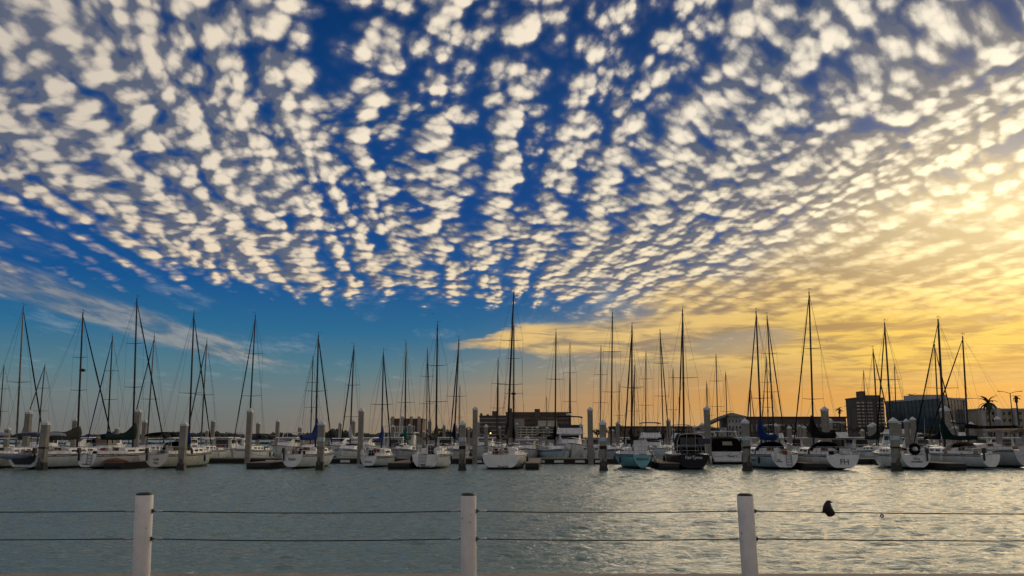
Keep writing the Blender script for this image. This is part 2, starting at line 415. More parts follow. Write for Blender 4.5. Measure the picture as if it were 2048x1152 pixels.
# ------------------------------------------------------------------ water
def make_water():
    rng = np.random.default_rng(5)
    ys = [9.0]
    while ys[-1] < 82: ys.append(ys[-1] + 0.08 + max(0, ys[-1] - 14) * 0.0026)
    while ys[-1] < 9000: ys.append(ys[-1] * 1.09)
    xs = list(np.arange(-48, 48.001, 0.118))
    left, x = [], 50.0
    while x < 9000: x = x * 1.12 + .3; left.append(x)
    xs = np.array([-q for q in left[::-1]] + xs + left); ys = np.array(ys)
    X, Y = np.meshgrid(xs, ys)
    Z = np.zeros_like(X); swell = np.zeros_like(X)
    for i in range(60):
        lam = 0.30 * (0.95 / 0.30) ** rng.random()
        th = rng.normal(-1.50, 0.42)                          # travels mostly towards the wall
        k = 2 * math.pi / lam
        amp = 0.0062 * lam ** 0.85 * (0.6 + 0.8 * rng.random())
        ph = k * (X * math.cos(th) + Y * math.sin(th)) + rng.random() * 6.28
        w = np.sin(ph); Z += amp * (1.0 - 2.0 * np.abs(np.sin(ph / 2)) ** 0.9 + 0.25 * w)
    gust = np.zeros_like(X)
    for i in range(9):
        kx, ky = rng.normal(0, .11), rng.normal(0, .17); gust += np.sin(kx * X + ky * Y + rng.random() * 6.28)
    Z *= np.clip(0.95 + gust * 0.11, 0.45, 1.6)
    Z *= np.clip((110 - Y) / 40, 0, 1) * np.clip((60 - np.abs(X)) / 10, 0, 1)
    ny, nx = X.shape
    me = bpy.data.meshes.new('water')
    me.vertices.add(nx * ny); me.vertices.foreach_set('co', np.stack([X, Y, Z], -1).astype(np.float32).ravel())
    idx = np.arange(nx * ny, dtype=np.int32).reshape(ny, nx)
    q = np.stack([idx[:-1, :-1], idx[:-1, 1:], idx[1:, 1:], idx[1:, :-1]], -1).reshape(-1, 4)
    me.loops.add(q.size); me.loops.foreach_set('vertex_index', q.ravel())
    me.polygons.add(len(q)); me.polygons.foreach_set('loop_start', np.arange(0, q.size, 4, dtype=np.int32))
    me.polygons.foreach_set('loop_total', np.full(len(q), 4, dtype=np.int32))
    me.polygons.foreach_set('use_smooth', np.ones(len(q), dtype=bool))
    me.update()
    m = bpy.data.materials.new('harbour_water'); m.use_nodes = True
    t = m.node_tree; t.nodes.clear(); b = NB(t)
    o = E(b, b.new('ShaderNodeNewGeometry').outputs['Position'])
    x, y, z = b.split(o)
    n1 = b.noise(b.xyz(x * 3.4 + y * 1.4, y * 8.5 - x * 0.9, 0.0), 1.0, 3.0, 0.62, 0.6)
    n2 = b.noise(b.xyz(x * 8.0 + y, y * 15.0, 3.0), 1.0, 2.0, 0.5)
    bn = b.new('ShaderNodeBump'); bn.inputs['Strength'].default_value = 1.0; bn.inputs['Distance'].default_value = 0.085
    b.put(bn.inputs['Height'], n1 + n2 * 0.25)
    p = b.new('ShaderNodeBsdfPrincipled')
    b.put(p.inputs['Base Color'], b.mix(b.noise(o, 0.05, 2.0), (.135, .225, .205), (.165, .245, .215)))
    p.inputs['Roughness'].default_value = 0.13; p.inputs['IOR'].default_value = 1.333
    t.links.new(bn.outputs[0], p.inputs['Normal'])
    out = b.new('ShaderNodeOutputMaterial'); t.links.new(p.outputs[0], out.inputs[0])
    me.materials.append(m)
    ob = obj('water', me); ob['kind'] = 'structure'; return ob
make_water()

# ------------------------------------------------------------------ promenade with its edge
QUAY_Z = 0.80
EDGE_Y = 10.59
pq = MB()
pq.box((0, -9.9, -1.0), (90, 39.4, 1.0 + QUAY_Z)); pq.box((0, EDGE_Y - .16, -1.0), (90, .32, 1.0 + QUAY_Z + .012))
M_quay = pm('promenade_concrete', (.34, .25, .19), .85, ns=3, na=.25, bump=.4, bs=30)
obj('promenade', pq, M_quay, kind='structure')

# ------------------------------------------------------------------ sailing yachts
class Hull:
    def __init__(s, L, B, fb, tr=.65, full=.75, rake=.12, stem=.42, zt=.06, peak=.42):
        s.L, s.B, s.fb, s.tr, s.full, s.rake, s.stem, s.zt, s.peak = L, B, fb, tr, full, rake, stem, zt, peak
    def w(s, t):
        if t < s.peak: f = s.tr + (1 - s.tr) * math.sin(math.pi / 2 * t / s.peak)
        else: f = 1 - ((t - s.peak) / (1 - s.peak)) ** 2.3
        return max(.02, s.B / 2 * f)
    def h(s, t): return s.fb * (1.0 + .30 * t * t + .07 * (1 - t) ** 2)
    def zb(s, t):
        if t < .4: return s.zt + (-.45 - s.zt) * smooth01(t / .4)
        if t < .85: return -.45 + .2 * (t - .4) / .45
        return -.25 + .45 * ((t - .85) / .15) ** 2
    def p(s, t, a, side):
        w, h, zb = s.w(t), s.h(t), s.zb(t)
        th = a * math.pi / 2
        pw = s.full + (1.3 - s.full) * smooth01((t - .5) / .5)
        x = w * max(0.0, math.cos(th)) ** pw; z = h - (h - zb) * math.sin(th) ** 1.25
        y = t * s.L - smooth01((t - .65) / .35) * (h - z) * s.stem + s.rake * z * (1 - smooth01(t / .3))
        return (side * x, y, z)
    def build(s, ns=15, na=7):
        m = MB()
        ts = [i / (ns - 1) for i in range(ns)]
        R_ = [[s.p(t, j / na, 1) for j in range(na + 1)] + [s.p(t, j / na, -1) for j in range(na - 1, -1, -1)] for t in ts]
        m.rings(R_, closed=False, caps=False)
        tr = MB(); ring = R_[0]
        cy = sum(q[1] for q in ring) / len(ring)
        tr.add(ring, [tuple(range(len(ring)))])
        dk = MB()
        dk.rings([[(-s.w(t) * .985, s.p(t, 0, -1)[1], s.h(t) - .015), (0, s.p(t, 0, 1)[1], s.h(t) + .05), (s.w(t) * .985, s.p(t, 0, 1)[1], s.h(t) - .015)] for t in ts], closed=False, caps=False)
        return m, tr, dk
    def rail(s, side, t0, t1, up=0.0, inset=0.0, n=12):
        return [(side * (s.w(t0 + (t1 - t0) * i / n) - inset), s.p(t0 + (t1 - t0) * i / n, 0, 1)[1], s.h(t0 + (t1 - t0) * i / n) + up) for i in range(n + 1)]

def sail_cover(m, y0, z0, length, depth, collar, end=.6, sag=0.0):
    """stowed mainsail under its cover: deep at the mast, with a collar that wraps the mast"""
    rg = []
    n = 10
    for i in range(n + 1):
        k = i / n
        y = y0 + .16 - k * length
        hgt = depth * (1 - (1 - end) * k) * (1 + .10 * math.sin(9 * k + y0))
        if k < .3: hgt *= 1 + collar * (1 - k / .3) ** 1.35
        wd = (.17 - .07 * k) * (depth / .5) ** .5
        zb = z0 - .10 - .05 * math.sin(3 * k) - sag * math.sin(math.pi * k)
        rg.append([(wd * math.cos(q) * (1 - .55 * max(0, math.sin(q))), y, zb + hgt * (.5 + .5 * math.sin(q))) for q in [2 * math.pi * j / 10 for j in range(10)]])
    m.rings(rg)

def canopy(m, y0, y1, w, z0, z1, thick=.05, n=8, drop=.35):
    """curved canvas roof between two y"""
    up, lo = [], []
    for i in range(5):
        y = y0 + (y1 - y0) * i / 4; zc = z0 + (z1 - z0) * i / 4 + .06 * math.sin(math.pi * i / 4)
        row = [(w * math.cos(math.pi * (1 - k / n)), y, zc - drop * (abs(2 * k / n - 1) ** 2.6)) for k in range(n + 1)]
        up.append(row + [(x, yy, z - thick) for x, yy, z in row[::-1]])
    m.rings(up)

def windlet(m, side, x0, y0, x1, y1, z0, z1, z0b=None, z1b=None, th=.02):
    """thin pane lying along a cabin side between two plan points"""
    vs = []
    for off in (0, th):
        for (x, y, z) in ((x0, y0, z0), (x1, y1, z0 if z0b is None else z0b), (x1, y1, z1 if z1b is None else z1b), (x0, y0, z1)):
            vs.append((side * (x + off), y, z))
    m.add(vs, [(0, 1, 2, 3), (7, 6, 5, 4), (0, 4, 5, 1), (1, 5, 6, 2), (2, 6, 7, 3), (3, 7, 4, 0)])

M_fend = [pm('fender_white', (.66, .66, .64), .45, ns=6, na=.2), pm('fender_blue', (.02, .05, .16), .45, ns=6, na=.2), pm('fender_black', (.02, .02, .02), .5, ns=6, na=.2)]
M_rope = pm('mooring_rope', (.30, .27, .21), .9, ns=30, na=.4)
M_box = [pm('box_white', (.70, .70, .68), .5, ns=6, na=.2), pm('box_red', (.24, .03, .02), .6, ns=6, na=.2), pm('box_tan', (.32, .22, .11), .7, ns=6, na=.3), pm('box_blue', (.02, .06, .20), .6, ns=6, na=.3)]
def clutter(root, H, px, d, bow_in, hv, org):
    """fenders, an outboard or stowed gear and mooring lines, different on every boat"""
    rg = random.Random(int(px * 13))
    for sd in (-1, 1):
        for k in range(rg.randint(1, 2)):
            t = rg.uniform(.15, .55); x, y, z = H.rail(sd, t, t + .01, 0, -.11, 1)[0]
            m = MB(); m.lathe([(.02, -.62), (.09, -.55), (.11, -.3), (.09, -.08), (.02, 0)], (x, y, z - .12), 7); m.tube([(x, y, z - .12), (x - sd * .1, y, z + .3)], .012, 3, False)
            obj('fender', m, rg.choice(M_fend), root, True)
    kind = rg.random()
    if not bow_in and kind < .45:
        m = MB(); x = rg.choice((-1, 1)) * H.w(0) * .72; z = H.h(0)
        m.box((x, -.05, z + .12), (.24, .30, .40), top=.8); m.box((x, -.02, z - .5), (.10, .14, .62)); obj('outboard_motor', m, rg.choice((M_black, M_white)), root)
    for k in range(rg.randint(2, 4)):
        t = rg.uniform(.07, .32); w = H.w(t) * .6; m = MB()
        m.box((rg.uniform(-w, w), t * H.L, H.h(t) - .02), (rg.uniform(.25, .6), rg.uniform(.25, .5), rg.uniform(.22, .55)), rg.uniform(0, 1.5), top=rg.uniform(.75, 1)); obj('stowed_gear', m, rg.choice(M_box + [M_cloth['black'], M_cloth['tan'], M_cloth['navy']]), root)
    for k in range(2):
        t = rg.uniform(.5, .8); m = MB(); m.box((rg.uniform(-.3, .3), t * H.L, H.h(t) + (.42 if t < .7 else .05)), (.5, .5, .07), top=.9); obj('deck_hatch', m, M_glass, root)
    if not bow_in:
        for sd in (-1, 1):
            x, y, z = H.rail(sd, .03, .04, .04, .05, 1)[0]; a = Vector((x, y, z)); b_ = Vector((sd * (H.B * .5 + rg.uniform(1.2, 2.2)), -rg.uniform(.6, 2.0), 1.3))
            m = MB(); m.tube([a.lerp(b_, i / 6) - Vector((0, 0, .9 * (i / 6) * (1 - i / 6))) for i in range(7)], .016, 4); obj('mooring_line', m, M_rope, root, True)

def sailboat(label, top, mast_px, dm, L=10.5, B=3.2, fb=1.05, tr=.65, full=.75, rake=.12, hull='white', cover='navy', bow_in=False,
             stern_px=None, yaw=None, spread=(.40, .70), half=.95, cov_len=.40, depth=.55, collar=.8, furl='dark', dodger=None, bimini=None,
             name=None, ladder=False, radar=None, stripe=True, boom_z=None, group=None, lod=0, wheel=False, panes=3, mast_r=.085, dark_mast=True, extra=None, cat='sailboat', cabin_h=.48):
    """a sailing yacht whose mast foot stands at the photo column mast_px, dm metres away"""
    mt = .55 * L
    zb = fb + .55
    Xm, Ym = gx(mast_px, dm, 2.0), dm
    if yaw is None:
        if stern_px is not None:
            Yt = dm - mt; Xt = gx(stern_px, Yt, .8)
            yaw = math.degrees(math.atan2(Xm - Xt, mt)); yaw = max(-11, min(11, yaw))
        else: yaw = 2.0
    ya = -R(yaw) + (math.pi if bow_in else 0)
    hv = Vector((-math.sin(ya), math.cos(ya)))
    org = Vector((Xm, Ym)) - hv * mt
    root = thing('sailboat', label, cat, (org.x, org.y, 0), ya, group)
    H = Hull(L, B, fb, tr, full, rake)
    hm, tm, dk = H.build(15 if lod == 0 else 10, 7 if lod == 0 else 5)
    hmat = M_hull[hull]
    ho = obj('hull', hm, hmat, root, True)
    obj('transom', tm, hmat if hull != 'bluewhite' else M_hull['white'], root)
    obj('deck', dk, M_deck, root)
    rr = MB()
    for sd in (-1, 1): rr.tube(H.rail(sd, 0.0, .995, 0.0, -.005, 14), .035, 5)
    obj('rub_rail', rr, M_rub if stripe else M_deck, root)
    if stripe and lod == 0:
        st = MB()
        for sd in (-1, 1):
            for dz in ((.17, .10),):
                rg = []
                for i in range(13):
                    t = i / 12 * .97
                    ht = H.h(t) - H.zb(t)
                    a1 = 2 / math.pi * math.asin(min(1, (dz[0] / ht)) ** (1 / 1.25)); a0 = 2 / math.pi * math.asin(min(1, (dz[1] / ht)) ** (1 / 1.25))
                    p0, p1 = H.p(t, a0, sd), H.p(t, a1, sd)
                    rg.append([(p0[0] + sd * .008, p0[1], p0[2]), (p1[0] + sd * .008, p1[1], p1[2])])
                st.rings(rg, closed=False, caps=False)
        obj('cove_stripe', st, M_blueline if hull != 'cream' else M_rub, root)
    # cabin trunk
    c0, c1 = .34, .74
    cw = lambda t: H.w(t) * .66
    cab = MB(); rg = []
    for i in range(6):
        t = c0 + (c1 - c0) * i / 5; y = t * L; w = cw(t); zd = H.h(t) - .03; hh = cabin_h * (1 - .18 * i / 5) * (1 if i < 5 else .22)
        rg.append([(-w, y, zd), (-w * .86, y, zd + hh), (-w * .4, y, zd + hh + .07), (w * .4, y, zd + hh + .07), (w * .86, y, zd + hh), (w, y, zd)])
    cab.rings(rg)
    co = obj('cabin', cab, M_cabin, root)
    for sd in (-1, 1):
        for k in range(panes):
            t0 = c0 + .03 + k * (.28 / panes); t1 = t0 + .28 / panes * .62
            wm = MB()
            z = (H.h(t0) - .03) + cabin_h * .38
            f = 1 - .14 * .5
            windlet(wm, sd, cw(t0) * f - .004, t0 * L, cw(t1) * f - .004, t1 * L, z, z + cabin_h * .36)
            obj('cabin_window', wm, M_glass, co)
    hb = MB(); zd = H.h(c0)
    hb.box((0, c0 * L - .02, zd - .02), (.62, .05, cabin_h + .05), top=.86)
    obj('companionway', hb, M_teak if (lod or hull != 'navy') else M_black, co)
    # cockpit coamings
    cm = MB()
    for sd in (-1, 1):
        pts = H.rail(sd, .05, c0, .0, H.B * .12, 6)
        cm.rings([[(p[0] - sd * .10, p[1], p[2] - .05), (p[0] + sd * .02, p[1], p[2] - .05), (p[0] - sd * .02, p[1], p[2] + .26), (p[0] - sd * .08, p[1], p[2] + .26)] for p in pts])
    obj('coaming', cm, M_cabin, root)
    # spar and rig
    tw = at(top[0], top[1], dm)
    rel = Vector((tw.x - org.x, tw.y - org.y)); ca, sa = math.cos(-ya), math.sin(-ya)
    head = Vector((rel.x * ca - rel.y * sa, rel.x * sa + rel.y * ca, tw.z))
    foot = Vector((0, mt, zb - .1))
    on = lambda f: foot.lerp(head, f)
    mm = MB(); mm.tube([on(0), on(.6), on(.9), on(1)], [mast_r, mast_r * .95, mast_r * .8, mast_r * .55], 8 if lod == 0 else 6)
    mo = obj('mast', mm, M_alud if dark_mast else M_alu, root, True)
    for f in spread:
        c = on(f)
        for sd in (-1, 1):
            sp = MB(); sp.tube([c, c + Vector((sd * half * (1.05 - .25 * f), -.12, .05))], [.03, .018], 5); obj('spreader', sp, M_alud, mo)
    if lod == 0:
        vh = MB(); vh.tube([head, head + Vector((.02, 0, .35))], .012, 4); vh.tube([head + Vector((-.05, .18, .22)), head + Vector((.05, -.22, .25))], .016, 4)
        vh.tube([head + Vector((0, 0, .12)), head + Vector((.25, .05, .16)), head + Vector((.27, .05, .30))], .010, 4)
        obj('wind_vane', vh, M_black, mo)
    wr = MB(); r_ = .009 if lod == 0 else .010
    for sd in (-1, 1):
        chain = (sd * H.w(.53) * .96, mt - .25, H.h(.53))
        tips = [on(f) + Vector((sd * half * (1.05 - .25 * f), -.12, .05)) for f in spread]
        wr.tube([chain] + tips + [on(.985)], r_, 4, False)
        if spread: wr.tube([(chain[0] * .93, mt + .25, H.h(.55)), on(spread[0])], r_, 4, False)
    stern_p = Vector((0, .15, H.h(0) + .05)); bow_p = Vector((0, L * .985, H.h(1) + .05))
    wr.tube([stern_p, on(.995)], r_, 4, False)
    wr.tube([(0, .4, H.h(0) + 1.7), on(.99)], r_ * .8, 4, False)
    obj('rigging', wr, M_wire, root)
    if furl:
        fs_ = MB(); a_, b_ = bow_p + Vector((0, 0, .45)), bow_p.lerp(on(.975), .985)
        n = 12
        fs_.tube([a_.lerp(b_, i / n) for i in range(n + 1)], [(.030 + .034 * math.sin(math.pi * min(1, (i + 1.2) / n * .92)) ** .7) * (1 + .10 * math.sin(i * 2.1)) for i in range(n + 1)], 6)
        obj('furled_headsail', fs_, {'dark': M_cloth['black'], 'navy': M_cloth['navy'], 'white': M_cloth['white'], 'grey': M_cloth['grey'], 'blue': M_cloth['blue']}[furl], root, True)
    else:
        fw = MB(); fw.tube([bow_p, on(.985)], r_, 4, False); obj('forestay', fw, M_wire, root)
    bz = boom_z or (fb + 1.35)
    bl = L * cov_len
    bm_ = MB(); bm_.tube([(0, mt - .1, bz), (0, mt - .1 - bl, bz + .02)], .055, 6)
    obj('boom', bm_, M_alu, root)
    if cover:
        cv = MB(); sail_cover(cv, mt, bz, bl * .97, depth, collar)
        obj('sail_cover', cv, M_cloth[cover], root, True)
    # rails
    rl = MB()
    if lod == 0:
        for up in (.32, .62):
            pts = H.rail(1, .005, .16, up, .08, 5); pl = [(-x, y, z) for x, y, z in pts]
            rl.tube(pts[::-1] + pl, .016, 4); 
        for t in (.01, .09, .16):
            for sd in (-1, 1):
                x, y, z = H.rail(sd, t, t + .01, 0, .08, 1)[0]; rl.tube([(x, y, z), (x, y, z + .62)], .016, 4)
        for sd in (-1, 1): rl.tube([(sd * H.w(0) * .35, .08, H.h(0)), (sd * H.w(0) * .35, .08, H.h(0) + .62)], .016, 4)
        obj('stern_rail', rl, M_steel, root)
    bp = MB()
    pts = H.rail(1, .88, .985, .58, .0, 4); bp.tube(pts + [(-x, y, z) for x, y, z in pts[::-1]], .016, 4)
    for t in (.88, .95):
        for sd in (-1, 1):
            x, y, z = H.rail(sd, t, t + .005, 0, .03, 1)[0]; bp.tube([(x, y, z), (x, y, z + .58)], .014, 4)
    obj('bow_rail', bp, M_steel, root)
    ll = MB()
    for sd in (-1, 1):
        for t in (.27, .38, .49, .60, .71, .80):
            x, y, z = H.rail(sd, t, t + .005, 0, .06, 1)[0]; ll.tube([(x, y, z), (x, y, z + .58)], .013, 4)
        ll.tube(H.rail(sd, .16, .88, .57, .06, 10), .006, 3, False); ll.tube(H.rail(sd, .16, .88, .30, .06, 10), .006, 3, False)
    obj('lifeline', ll, M_steel, root)
    # canvas
    if dodger:
        dm_ = MB(); zc = H.h(c0) + cabin_h
        canopy(dm_, c0 * L - .35, c0 * L + .75, cw(c0) * 1.08, zc + .55, zc + .30, drop=.85)
        dg = obj('dodger', dm_, M_cloth[dodger], root, True)
        dw = MB(); dw.box((0, c0 * L + .76, zc - .02), (cw(c0) * 1.5, .03, .30), shift=(0, -.12)); obj('dodger_window', dw, M_glass, dg)
    if bimini:
        bi = MB(); zc = H.h(.1) + 1.75
        canopy(bi, .25, c0 * L * .78, H.w(.2) * .82, zc, zc + .05, drop=.28)
        bo = obj('bimini', bi, M_cloth[bimini], root, True)
        fr = MB()
        for yy in (.3, c0 * L * .72):
            fr.tube([(H.w(.2) * .80 * math.cos(math.pi * q / 8), yy + (.5 - abs(q - 4) / 8) * .2, H.h(.1) + .1 + 1.62 * min(1, math.sin(math.pi * q / 8) * 1.6)) for q in range(9)], .016, 4)
        obj('bimini_frame', fr, M_steel, bo)
    if ladder:
        ld = MB(); hx = .20
        for sd in (-1, 1): ld.tube([(ladder * .3 + sd * hx, -.05 + rake * H.h(0), H.h(0) + .10), (ladder * .3 + sd * hx, -.07 + rake * .3, .28)], .020, 5)
        for k in range(4): z = .32 + k * (H.h(0) - .3) / 3.5; ld.tube([(ladder * .3 - hx, -.06 + rake * z, z), (ladder * .3 + hx, -.06 + rake * z, z)], .018, 5)
        obj('boarding_ladder', ld, M_alud, root)
    if wheel:
        wh = MB(); wc = Vector((0, .16 * L, H.h(.16) + .55))
        wh.tube([wc + Vector((.42 * math.cos(q), 0, .42 * math.sin(q))) for q in [2 * math.pi * i / 16 for i in range(17)]], .018, 5)
        for i in range(3): wh.tube([wc - Vector((.42 * math.cos(i * 1.05), 0, .42 * math.sin(i * 1.05))), wc + Vector((.42 * math.cos(i * 1.05), 0, .42 * math.sin(i * 1.05)))], .010, 4)
        wh.box((0, .16 * L + .12, H.h(.16) - .1), (.22, .2, .85), top=.7)
        obj('steering_wheel', wh, M_steel, root)
    if radar:
        rd = MB(); c = on(radar) + Vector((0, .28, 0)); rd.lathe([(.05, -.14), (.24, -.10), (.27, 0), (.22, .10), (.06, .14)], c, 10); rd.tube([on(radar) + Vector((0, 0, -.1)), c + Vector((0, 0, -.1))], .03, 4)
        obj('radar_dome', rd, M_black if dark_mast else M_white, mo, True)
    if name:
        for (txt, size, dzf, dx, mt_, slant) in name:
            z = H.h(0) * dzf; zz_ = z
            lettering('name_lettering', txt, size, mt_, root, (dx, rake * zz_ - .015, zz_), (math.pi / 2 - math.atan(rake), 0, 0), slant, .004)
    if extra: extra(root, H)
    if lod == 0: clutter(root, H, mast_px, dm, bow_in, hv, org)
    return root

# ------------------------------------------------------------------ motor boats
def motorboat(label, px, d, L=9.0, B=3.2, fb=1.2, bow_in=False, yaw=2.0, fly=False, hard=True, canvas=None, hull='white', name=None, vinyl=False, arch=False,
              group=None, dome=False, cabin_h=1.15, lod=0, mast_h=0, platform=True):
    ya = -R(yaw) + (math.pi if bow_in else 0)
    hv = Vector((-math.sin(ya), math.cos(ya)))
    org = Vector((gx(px, d, 1.0), d)) - (hv * L if bow_in else hv * 0)
    root = thing('motorboat', label, 'motorboat', (org.x, org.y, 0), ya, group)
    H = Hull(L, B, fb, .92, .55, -.05, .75, -.1, .35)
    H.h = lambda t, f=fb: f * (1.0 + .35 * t ** 1.6)
    hm, tm, dk = H.build(12, 5)
    obj('hull', hm, M_hull[hull], root, True); obj('transom', tm, M_hull[hull], root); obj('deck', dk, M_deck, root)
    rr = MB()
    for sd in (-1, 1): rr.tube(H.rail(sd, 0, .995, -.05, -.01, 12), .04, 5)
    obj('rub_rail', rr, M_rub, root)
    c0, c1 = .26, .72
    cab = MB(); rg = []
    for t, hf, wf_ in ((c0, 1, .74), (.42, 1.0, .74), (.54, .92, .72), (.64, .45, .68), (c1, .05, .6)):
        w, y, zd = H.w(t) * wf_, t * L, H.h(t) - .03; hh = cabin_h * hf
        rg.append([(-w, y, zd), (-w * .88, y, zd + hh), (w * .88, y, zd + hh), (w, y, zd)])
    cab.rings(rg); co = obj('cabin', cab, M_cabin, root)
    for sd in (-1, 1):
        for t0, t1 in ((c0 + .03, .36), (.38, .50)):
            wm = MB(); z = H.h(t0) + cabin_h * .45
            windlet(wm, sd, H.w(t0) * .74 * .945, t0 * L, H.w(t1) * .735 * .945, t1 * L, z, z + cabin_h * .36); obj('cabin_window', wm, M_glass, co)
    ws = MB(); t0, t1 = .548, .632
    w0, w1 = H.w(t0) * .58, H.w(t1) * .55; za, zb_ = H.h(t0) + cabin_h * .84, H.h(t1) + cabin_h * .50
    ws.add([(-w0, t0 * L + .05, za), (w0, t0 * L + .05, za), (w1, t1 * L + .03, zb_), (-w1, t1 * L + .03, zb_)], [(0, 1, 2, 3)])
    o_ = obj('windscreen', ws, M_glass, co)
    bk = MB(); bk.box((0, c0 * L - .02, H.h(c0) + .05), (H.w(c0) * 1.0, .04, cabin_h * .8), top=.9); obj('cabin_door', bk, M_glass, co)
    zt = H.h(.35) + cabin_h
    if hard:
        hd = MB(); hd.box((0, L * .30, zt + (0 if not fly else 0)), (H.w(.3) * 1.75, L * .50, .10), top=.94); obj('hardtop', hd, M_white, root)
    if fly:
        fl = MB(); fl.box((0, L * .36, zt + .10), (H.w(.3) * 1.5, L * .30, .62), top=.88, ty=.80, shift=(0, -.15)); fo = obj('flybridge', fl, M_cabin, root)
        fw = MB(); fw.box((0, L * .47, zt + .66), (H.w(.3) * 1.2, .05, .34), shift=(0, -.2)); obj('flybridge_screen', fw, M_glass, fo)
        tp = MB(); canopy(tp, L * .20, L * .46, H.w(.3) * .8, zt + 1.95, zt + 1.95, drop=.14); obj('bimini', tp, M_cloth[canvas or 'white'] if canvas != 'vinylblack' else M_cloth['black'], fo, True)
        fr = MB()
        for yy in (L * .22, L * .44):
            for sd in (-1, 1): fr.tube([(sd * H.w(.3) * .68, yy, zt + .1), (sd * H.w(.3) * .76, yy, zt + 1.85)], .02, 4)
        obj('bimini_frame', fr, M_steel, fo)
    if canvas and not fly:
        cv = MB(); rg = []
        for y, k in ((.04 * L, .90), (.10 * L, 1.0), (.20 * L, 1.04), (c0 * L + .5, 1.02)):
            w = H.w(.1) * .97; zd = H.h(.05) - .02; hh = (cabin_h + .28) * k
            rg.append([(-w, y, zd), (-w * .96, y, zd + hh * .45), (-w * .74, y, zd + hh * .92), (-w * .4, y, zd + hh), (w * .4, y, zd + hh), (w * .74, y, zd + hh * .92), (w * .96, y, zd + hh * .45), (w, y, zd)])
        cv.rings(rg); cvo = obj('cockpit_canvas', cv, M_cloth[canvas], root)
        if vinyl:
            vn = MB(); vn.box((.12, .04 * L - .035, H.h(.05) + (cabin_h + .28) * .42), (.95, .03, .36), top=.93, shift=(-.05, 0)); obj('canvas_window', vn, M_amber, cvo)
    if arch:
        ar = MB(); ar.tube([(H.w(.2) * .95 * math.cos(math.pi * q / 10), L * .2, H.h(.2) + (cabin_h + .75) * min(1, 1.9 * math.sin(math.pi * q / 10))) for q in range(11)], .06, 6)
        obj('radar_arch', ar, M_white, root, True)
    if dome:
        dmm = MB(); dmm.lathe([(.05, 0), (.30, .04), (.33, .16), (.22, .27), (.03, .30)], (0, L * .32, zt + (.12 if not fly else 2.0)), 12); obj('radar_dome', dmm, M_white, root, True)
    if platform:
        sp = MB(); sp.box((0, -.32, .22), (B * .82, .7, .09)); obj('swim_platform', sp, M_deck, root)
    rl = MB()
    pts = H.rail(1, .5, .985, .55, .05, 8); rl.tube(pts + [(-x, y, z) for x, y, z in pts[::-1]], .018, 4)
    for t in (.52, .62, .72, .82, .92):
        for sd in (-1, 1):
            x, y, z = H.rail(sd, t, t + .004, 0, .05, 1)[0]; rl.tube([(x, y, z), (x, y, z + .55)], .014, 4)
    obj('bow_rail', rl, M_steel, root)
    if mast_h:
        an = MB(); an.tube([(.5, L * .3, zt), (.5, L * .26, zt + mast_h)], [.022, .008], 4); obj('antenna', an, M_white, root)
    if name:
        for (txt, size, z, dx, mt_, slant) in name:
            lettering('name_lettering', txt, size, mt_, root, (dx, -.05 * z - .02, z), (math.pi / 2, 0, 0), slant, .004)
    return root

# ------------------------------------------------------------------ dock rows
def dT(px):  return 84.4 - .04 * (px - 1024) / 1700 * 84      # line of the main walkway (front edge)
def dP(px):  return 67.3 - .04 * (px - 1024) / 1700 * 67      # outer line of mooring pilings
def walkway(y_front, w, x0, x1, name='dock_walkway'):
    m = MB()
    k = -.04
    def pt(x, off, z): return (x, y_front + k * x + off, z)
    m.add([pt(x0, 0, .40), pt(x1, 0, .40), pt(x1, w, .40), pt(x0, w, .40), pt(x0, 0, .50), pt(x1, 0, .50), pt(x1, w, .50), pt(x0, w, .50)],
          [(0, 3, 2, 1), (4, 5, 6, 7), (0, 1, 5, 4), (1, 2, 6, 5), (2, 3, 7, 6), (3, 0, 4, 7)])
    o = obj(name, m, M_dock, kind='structure')
    f = MB()
    f.add([pt(x0, -.05, -.3), pt(x1, -.05, -.3), pt(x1, w + .05, -.3), pt(x0, w + .05, -.3), pt(x0, -.05, .40), pt(x1, -.05, .40), pt(x1, w + .05, .40), pt(x0, w + .05, .40)],
          [(0, 3, 2, 1), (4, 5, 6, 7), (0, 1, 5, 4), (1, 2, 6, 5), (2, 3, 7, 6), (3, 0, 4, 7)])
    obj('fascia', f, M_fascia, o)
    return o
wk = walkway(84.6, 2.4, -75, 75)
for px in (962, 1080, 1118, 1160, 1200, 690, 540):
    d = dT(px) - .10
    fb_ = MB(); fb_.box((gx(px, d, .2), d + .04, .10), (.95, .18, .22), top=.9); obj('fender', fb_, M_white, wk)
walkway(121.0, 2.2, -95, 95)
walkway(158.0, 2.2, -40, 130)

